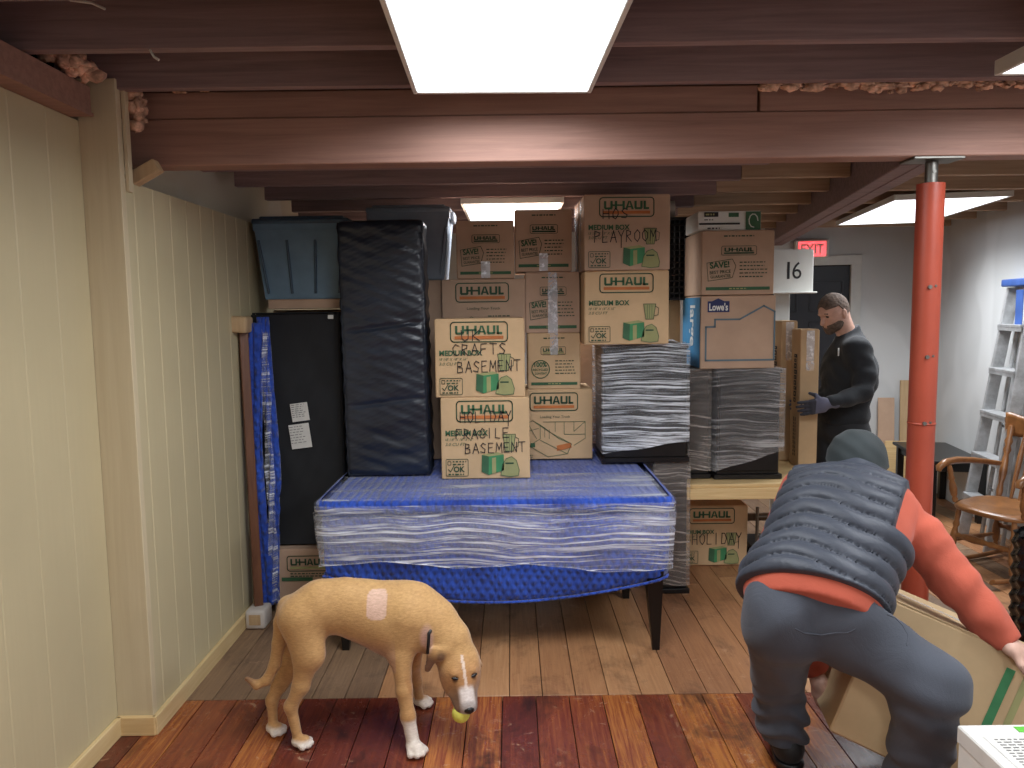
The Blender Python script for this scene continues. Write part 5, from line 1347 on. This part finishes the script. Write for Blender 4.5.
    vest = smin(vest, chain(F, [V(834, 478, 2.67), V(857, 470, 2.66), V(880, 478, 2.61)], [.035, .052, .035], .02), .02)
    vest = np.maximum(vest, np.minimum(plane(F, shR + L * .055, L), t_a - .30))
    vest = np.maximum(vest, np.minimum(plane(F, shL - L * .05, -L), t_a - .30))
    nets(F, vest, 'puffer_vest', 'vest_cloth', T, base, smooth=1)
    mb = MB(); c = Pv + A * .15 - base
    # cap
    hA = u(np.array((.42, .62, -.55))); hu = u(np.array((.2, .3, .9)) - hA * (np.array((.2, .3, .9)) @ hA)); hl = np.cross(hA, hu)
    Fh = Field(tuple(head - .17), tuple(head + .17), .005)
    cap = ell(Fh, head, (.103, .118, .108), (hl, hA, hu))
    cs = (Fh.X - head[0]) * 0 + (Fh.Z - head[2])
    cap = cap - .004 * np.exp(-((cs + .012 + .1 * (Fh.X - head[0])) / .006) ** 2) + .003 * np.exp(-((cs + .024 + .1 * (Fh.X - head[0])) / .005) ** 2) + .0015 * np.sin((Fh.X + Fh.Z) * 90)
    cap = np.maximum(cap, -(cs + .09))
    cap = smin(cap, cone(Fh, head - hu * .02, V(857, 470, 2.70), .088, .078), .03)
    cap = smin(cap, cone(Fh, head + hA * .10 - hu * .02, head + hA * .155 - hu * .045, .05, .03, (hu, .25)), .01)
    nets(Fh, cap, 'cap', 'cap_cloth', T, base, smooth=2)
    # body (head, neck, forearms, hands, lower legs)
    F2 = Field((.70, 1.98, -.01), (1.74, 2.96, 1.24), .0065)
    hd = ell(F2, head - hu * .025, (.085, .105, .110), (hl, hA, hu)); hd = smin(hd, cone(F2, head + hA * .07 - hu * .05, head + hA * .08 - hu * .09, .035, .03), .03)
    hd = smin(hd, cone(F2, head + hA * .10 - hu * .03, head + hA * .125 - hu * .06, .010, .013), .012)
    for s in (-1, 1): hd = smin(hd, ell(F2, head + hl * s * .088 - hu * .04, (.010, .018, .03), (hl, hA, hu)), .008)
    b = union([hd, cone(F2, head - hu * .06, V(857, 478, 2.70), .055, .055), ell(F2, V(838, 535, 2.48), (.17, .17, .10), ax), ell(F2, waist, (.17, .17, .10), ax), ell(F2, Pv + A * .02, (.13, .10, .07), ax), cone(F2, V(856, 496, 2.60), shR, .06, .05), cone(F2, V(856, 496, 2.60), shL, .06, .05)], .04)
    ra = chain(F2, rarm, [.06, .05, .045, .036, .029], .02); la = chain(F2, larm, [.06, .05, .045, .036, .029], .02)
    b = union([b, ra, la, cone(F2, hipR, knR, .08, .06), cone(F2, knR, anR, .055, .04), cone(F2, hipL, knL, .08, .06), cone(F2, knL, anL, .055, .04)], .03)
    wr = rarm[-1]; pr_ = V(1019, 651, 2.31)
    hR = hand_field(F2, wr, pr_, (.72, -.1, -.45), (-.3, -.9, -.3), (0.3, -.2, 1), 1.0, .75, .3)
    wl = larm[-1]; pl = V(819.5, 689, 2.665)
    hL = hand_field(F2, wl, pl, (.07, -.03, -1), (.2, -1, 0), (-1, -.2, 0), 1.0, .45, .2)
    b = union([b, hR, hL], .008)
    nets(F2, b, 'body', 'skin', T, base, smooth=1)
    # shoes
    def shoe(an, d):
        an = np.array((an[0], an[1], 0)); d = u(np.array((d[0], d[1], 0))); l = np.array((-d[1], d[0], 0))
        Fs = Field(tuple(an + (-.24, -.24, -.005)), tuple(an + (.24, .24, .17)), .006)
        up = union([cone(Fs, an + d * -.045 + (0, 0, .055), an + d * .05 + (0, 0, .06), .050, .050), cone(Fs, an + d * .05 + (0, 0, .055), an + d * .155 + (0, 0, .04), .050, .038, ((0, 0, 1), .85)), cone(Fs, an + d * -.03 + (0, 0, .07), an + d * -.02 + (0, 0, .12), .046, .046)], .03)
        up = np.maximum(up, -(Fs.Z - .014)); up = up + .002 * np.sin((Fs.X * d[0] + Fs.Y * d[1]) * 140) * (Fs.Z > .05)
        s = nets(Fs, up, 'shoe', 'shoe_black', T, base, smooth=1)
        so = union([cone(Fs, an + d * -.05 + (0, 0, .012), an + d * .14 + (0, 0, .012), .052, .044)], .01); so = np.maximum(so, np.abs(Fs.Z - .013) - .0125)
        nets(Fs, so, 'sole', 'black_plastic', s, (0, 0, 0) if False else base, smooth=0)
        mb = MB()
        for k in range(4):
            c = Vector(an - base) + Vector(d) * (.05 + .022 * k); z = .100 - .008 * k
            mb.tube([c - Vector(l) * .03 + Vector((0, 0, z - .012)), c + Vector((0, 0, z + .004)), c + Vector(l) * .03 + Vector((0, 0, z - .012))], .004, 6)
        mb.build('laces', ['black_plastic'], s)
    shoe(anL, (.15, 1)); shoe(anR, (.75, .65))
    return T
bender()
# ---- the box being lifted
def lifted():
    D = V(829, 731, 2.40); Apx = V(887, 598, 2.42)
    v = (Apx - D); H = np.linalg.norm(v); v /= H
    dep = np.array((.30, .95, .05)); dep -= v * (dep @ v); dep /= np.linalg.norm(dep)
    un = np.cross(v, dep); un = un if un[0] > 0 else -un
    un = -np.cross(dep, v) if (-np.cross(dep, v))[0] > 0 else np.cross(dep, v)
    W, Dp = .60, .40
    c = D + un * W / 2 + dep * Dp / 2
    mt = Matrix((Vector(un), Vector(dep), Vector(v))).transposed()
    if mt.determinant() < 0: raise RuntimeError('box axes')
    t = thing('moving_box', 'large plain brown box with a green stripe, tilted in the bending person\'s arms', 'box', tuple(c), mt.to_euler())
    h = H; mb = MB(); mb.box((0, 0, h / 2), (W, Dp, h), bev=.006)
    pr = Print(mb, (-W / 2, -Dp / 2 - .0008, 0), (1, 0, 0), (0, 0, 1), .0008)
    pr.rect(W * .66, .02, W * .705, h - .05, 5); pr.rect(W * .75, .02, W * .785, h - .04, 4)
    rd = random.Random(9)
    for k in (0, 1):                                          # two words of green print running up the face
        v = .08
        while v < .30: l = rd.uniform(.012, .026); pr.rect(W * (.42 + .07 * k), v, W * (.42 + .07 * k) + .022, v + l, 1, 1); pr.rect(W * (.42 + .07 * k) + .008, v + l * .3, W * (.42 + .07 * k) + .014, v + l * .7, 0, 2); v += l + .006
    mb.build('carton_body', list(CM[:0]) + ['kraft_light'] + CM[1:], t)
    for sy in (-1, 1):
        mb = MB(); mb.box((0, sy * Dp / 4, h + .003), (W - .01, Dp / 2 - .004, .005), bev=.001); mb.build('top_flap', ['kraft_light'], t)
    tape_child(t, [((-W / 2, 0, h + .006), (0, 0, 1), (0, 1, 0)), ((W / 2, 0, h + .006), (0, 0, 1), (0, 1, 0))], .05)
lifted()
# ================================================================== MAN IN BLACK BY THE DOOR
def standing():
    Y0 = 4.95
    base = V(842, 430, Y0); base[2] = 0
    T = thing('person', 'man with short brown hair and beard in a black sweatshirt and grey work gloves, steadying a tall carton', 'person', tuple(base))
    T['label'] = 'bearded man in black sweatshirt and grey work gloves steadying a tall carton'
    u = lambda v: np.array(v, float) / np.linalg.norm(v)
    fc = u((-.92, -.38, 0)); sd = u((.38, -.92, 0))        # facing; his left side
    F = Field((1.78, 4.55, -.01), (2.55, 5.35, 1.56), .0085)
    hip, che, nk = V(842, 428, 4.95), V(849, 368, 4.95), V(849, 336, 4.95)
    ax = (fc, sd, (0, 0, 1))
    sL, sR = V(857, 350, 4.80), V(843, 352, 5.12)
    tor = union([ell(F, che + (0, 0, -.04), (.150, .20, .235), ax), ell(F, hip + (0, 0, .10), (.145, .185, .17), ax), cone(F, che + (0, 0, .13), nk + (0, 0, .05), .10, .068), cone(F, sL, sR, .085, .085)], .06)
    la = [sL, V(865, 374, 4.76), V(862, 393, 4.72), V(846, 399, 4.68), V(831, 402, 4.66)]
    ra = [sR, V(835, 374, 5.16), V(829, 392, 5.14), V(820, 398, 5.04), V(812, 400, 4.98)]
    arms = union([chain(F, la, [.080, .070, .060, .050, .040], .02), chain(F, ra, [.08, .07, .058, .048, .04], .02)], .02)
    sw = union([tor, arms], .03) + .003 * np.sin(F.Z * 55 + 12 * F.X + 3 * np.sin(F.Y * 20)) + nz(F, 26, 3, .002)
    sw = np.maximum(sw, -(F.Z - .885)); sw = np.maximum(sw, plane(F, nk + (0, 0, .045), u((-.55, 0, 1))))
    nets(F, sw, 'sweatshirt', 'black_cloth', T, base, smooth=1)
    kL, kR = hip + sd * .11 + fc * .03, hip - sd * .11
    pt = union([ell(F, hip + (0, 0, .02), (.13, .18, .16), ax), cone(F, (*(hip + sd * .10)[:2], .82), (*(hip + sd * .11 + fc * .02)[:2], .46), .105, .082), cone(F, (*(hip + sd * .11 + fc * .02)[:2], .46), (*(hip + sd * .11)[:2], .08), .08, .068),
                cone(F, (*(hip - sd * .10)[:2], .82), (*(hip - sd * .11 + fc * .04)[:2], .46), .105, .082), cone(F, (*(hip - sd * .11 + fc * .04)[:2], .46), (*(hip - sd * .11 + fc * .03)[:2], .08), .08, .068)], .03)
    pt = np.maximum(pt + nz(F, 24, 6, .005), -(F.Z - .06)); nets(F, np.maximum(pt, F.Z - .95), 'trousers', 'black_pants', T, base, smooth=1)
    # body: head, neck, wrists, everything under the clothes
    hc = V(834, 312, 4.93); hF = u(np.array((-.92, -.30, -.42))); hS = u(np.array((.36, -.93, 0)) - hF * (np.array((.36, -.93, 0)) @ hF)); hU = np.cross(hF, hS); hU = hU if hU[2] > 0 else -hU
    X3 = (hF, hS, hU)
    F2 = Field(tuple(hc - .19), tuple(hc + .19), .004)
    def headf(F):
        h = ell(F, hc + hU * .015, (.098, .077, .100), X3)
        h = smin(h, ell(F, hc + hF * .025 - hU * .055, (.068, .058, .058), X3), .03)
        h = smin(h, cone(F, hc + hF * .070 - hU * .092, hc + hF * .060 - hU * .085 , .024, .026), .025)
        h = smin(h, cone(F, hc + hF * .090 + hU * .005, hc + hF * .112 - hU * .034, .010, .0135), .010)      # nose
        h = smin(h, cone(F, hc + hF * .087 + hU * .022 - hS * .03, hc + hF * .087 + hU * .022 + hS * .03, .010, .010), .012)
        h = smin(h, cone(F, hc + hF * .088 - hU * .055 - hS * .016, hc + hF * .088 - hU * .055 + hS * .016, .008, .008), .006)
        h = smin(h, cone(F, hc + hF * .085 - hU * .067 - hS * .014, hc + hF * .085 - hU * .067 + hS * .014, .009, .009), .006)
        for s in (-1, 1):
            h = np.maximum(h, -ell(F, hc + hF * .095 + hU * .004 + hS * s * .032, (.014, .014, .009), X3))
            e = smin(ell(F, hc - hF * .012 + hS * s * .080 - hU * .012, (.018, .008, .032), X3), ell(F, hc - hF * .004 + hS * s * .078 - hU * .035, (.010, .007, .012), X3), .006)
            e = np.maximum(e, -ell(F, hc - hF * .006 + hS * s * .090 - hU * .010, (.009, .006, .017), X3)); h = smin(h, e, .006)
        h = smin(h, cone(F, hc - hF * .035 - hU * .05, nk + (0, 0, -.03), .058, .062), .03)
        return h
    F1 = Field((1.82, 4.58, -.01), (2.48, 5.32, 1.82), .008)
    b = union([headf(F1), ell(F1, che + (0, 0, -.04), (.12, .165, .21), ax), ell(F1, hip + (0, 0, .08), (.115, .155, .16), ax), cone(F1, sL, sR, .06, .06), chain(F1, la, [.055, .05, .04, .034, .03], .02), chain(F1, ra, [.055, .05, .04, .034, .03], .02)], .03)
    for s in (1, -1): b = smin(b, chain(F1, [hip + sd * s * .10, (*(hip + sd * s * .11 + fc * .02)[:2], .46), (*(hip + sd * s * .11)[:2], .07)], [.08, .06, .045], .02), .03)
    bodyo = nets(F1, b, 'body', 'skin_dark', T, base, smooth=0)
    # the head again at a finer step, cut at the collar, replaces the coarse one
    me = bodyo.data; bm = bmesh.new(); bm.from_mesh(me); cut = nk[2] - .035 
    bmesh.ops.delete(bm, geom=[v for v in bm.verts if v.co.z + base[2] > cut], context='VERTS'); bm.to_mesh(me); bm.free()
    h2 = nets(F2, np.maximum(headf(F2), -(F2.Z - cut + .004)), 'head_tmp', 'skin_dark', T, base, smooth=1)
    bm = bmesh.new(); bm.from_mesh(me); bm.from_mesh(h2.data); bm.to_mesh(me); bm.free(); hm = h2.data; bpy.data.objects.remove(h2); bpy.data.meshes.remove(hm)
    # hair and beard
    hx = lambda F, a: (F.X - hc[0]) * a[0] + (F.Y - hc[1]) * a[1] + (F.Z - hc[2]) * a[2]
    a_, s_, u_ = hx(F2, hF), hx(F2, hS), hx(F2, hU)
    hair = ell(F2, hc + hU * .018 - hF * .002, (.105, .082, .108), X3) + .002 * np.sin(a_ * 260 + 3 * np.sin(s_ * 200)) * np.sin(u_ * 240)
    hair = np.maximum(hair, -(u_ - .030 - np.clip(-(a_ + .0) * 1.9, -.02, .085) * -1 + .0) )
    hair = np.maximum(hair, a_ - .082)
    nets(F2, hair, 'hair', 'hair_light', T, base, smooth=1)
    bd_ = union([ell(F2, hc + hF * .028 - hU * .060, (.0765, .0675, .062), X3), cone(F2, hc + hF * .074 - hU * .098, hc + hF * .062 - hU * .086, .028, .032)], .02) + .0015 * np.sin(a_ * 300) * np.sin(u_ * 280)
    bd_ = np.maximum(bd_, u_ + .034 + np.clip(a_ - .02, -.035, .07) * .30); bd_ = np.maximum(bd_, -(a_ + .018)); bd_ = np.maximum(bd_, -ell(F2, hc + hF * .10 - hU * .062, (.024, .018, .012), X3))
    nets(F2, bd_, 'beard', 'hair_light', T, base, smooth=1)
    for s in (-1, 1):
        mb = MB(); mb.ball(Vector(hc + hF * .080 + hU * .004 + hS * s * .031 - base), .0125, 0, 14, (1, 1, .7)); mb.build('eye', ['hair_brown'], T)
        mb = MB(); mb.tube([Vector(hc + hF * .094 + hU * .024 + hS * s * .014 - base), Vector(hc + hF * .094 + hU * .029 + hS * s * .030 - base), Vector(hc + hF * .084 + hU * .024 + hS * s * .046 - base)], .0035, 6); mb.build('eyebrow', ['hair_brown'], T)
    # gloves
    F3 = Field(tuple(V(812, 404, 4.64) - .17), tuple(V(812, 404, 4.64) + .17), .004)
    w = V(832, 402, 4.66); p = V(817, 406, 4.645)
    g = hand_field(F3, w, p, (-1, -.05, -.18), (-.15, -.15, 1), (.1, -1, 0), 1.12, .28, .35)
    g = smin(g, cone(F3, w + (.02, .005, 0), w, .042, .036), .01)
    nets(F3, g, 'glove', ['glove_cloth', 'glove_dark'], T, base, smooth=1, fmat=lambda c: (c[:, 0] < p[0] - .015))
    F4 = Field(tuple(V(808, 402, 4.97) - .15), tuple(V(808, 402, 4.97) + .15), .005)
    w = V(813, 400, 4.98); p = V(803, 404, 4.955)
    nets(F4, hand_field(F4, w, p, (-1, -.2, -.1), (0, 0, 1), (.2, 1, 0), 1.1, .5, .3), 'glove', ['glove_cloth'], T, base, smooth=1)
    for s, off in ((1, 0), (-1, .03)):
        an = np.array((*(hip + sd * s * .11 + fc * off)[:2], 0)); Fs = Field(tuple(an + (-.24, -.2, -.005)), tuple(an + (.2, .2, .17)), .008)
        up = union([cone(Fs, an - fc * .04 + (0, 0, .055), an + fc * .05 + (0, 0, .06), .05, .05), cone(Fs, an + fc * .05 + (0, 0, .05), an + fc * .15 + (0, 0, .035), .048, .036)], .03); nets(Fs, np.maximum(up, -(Fs.Z - .004)), 'shoe', 'shoe_black', T, base, smooth=1)
    c = V(838.5, 352, 4.81) - base; mb = MB(); mb.box(Vector(c), (.022, .004, .05), rot=(0, 0, math.atan2(sd[1], sd[0]) + math.pi / 2 + .5), bev=.001); mb.build('chest_print', ['paper'], T)
standing()
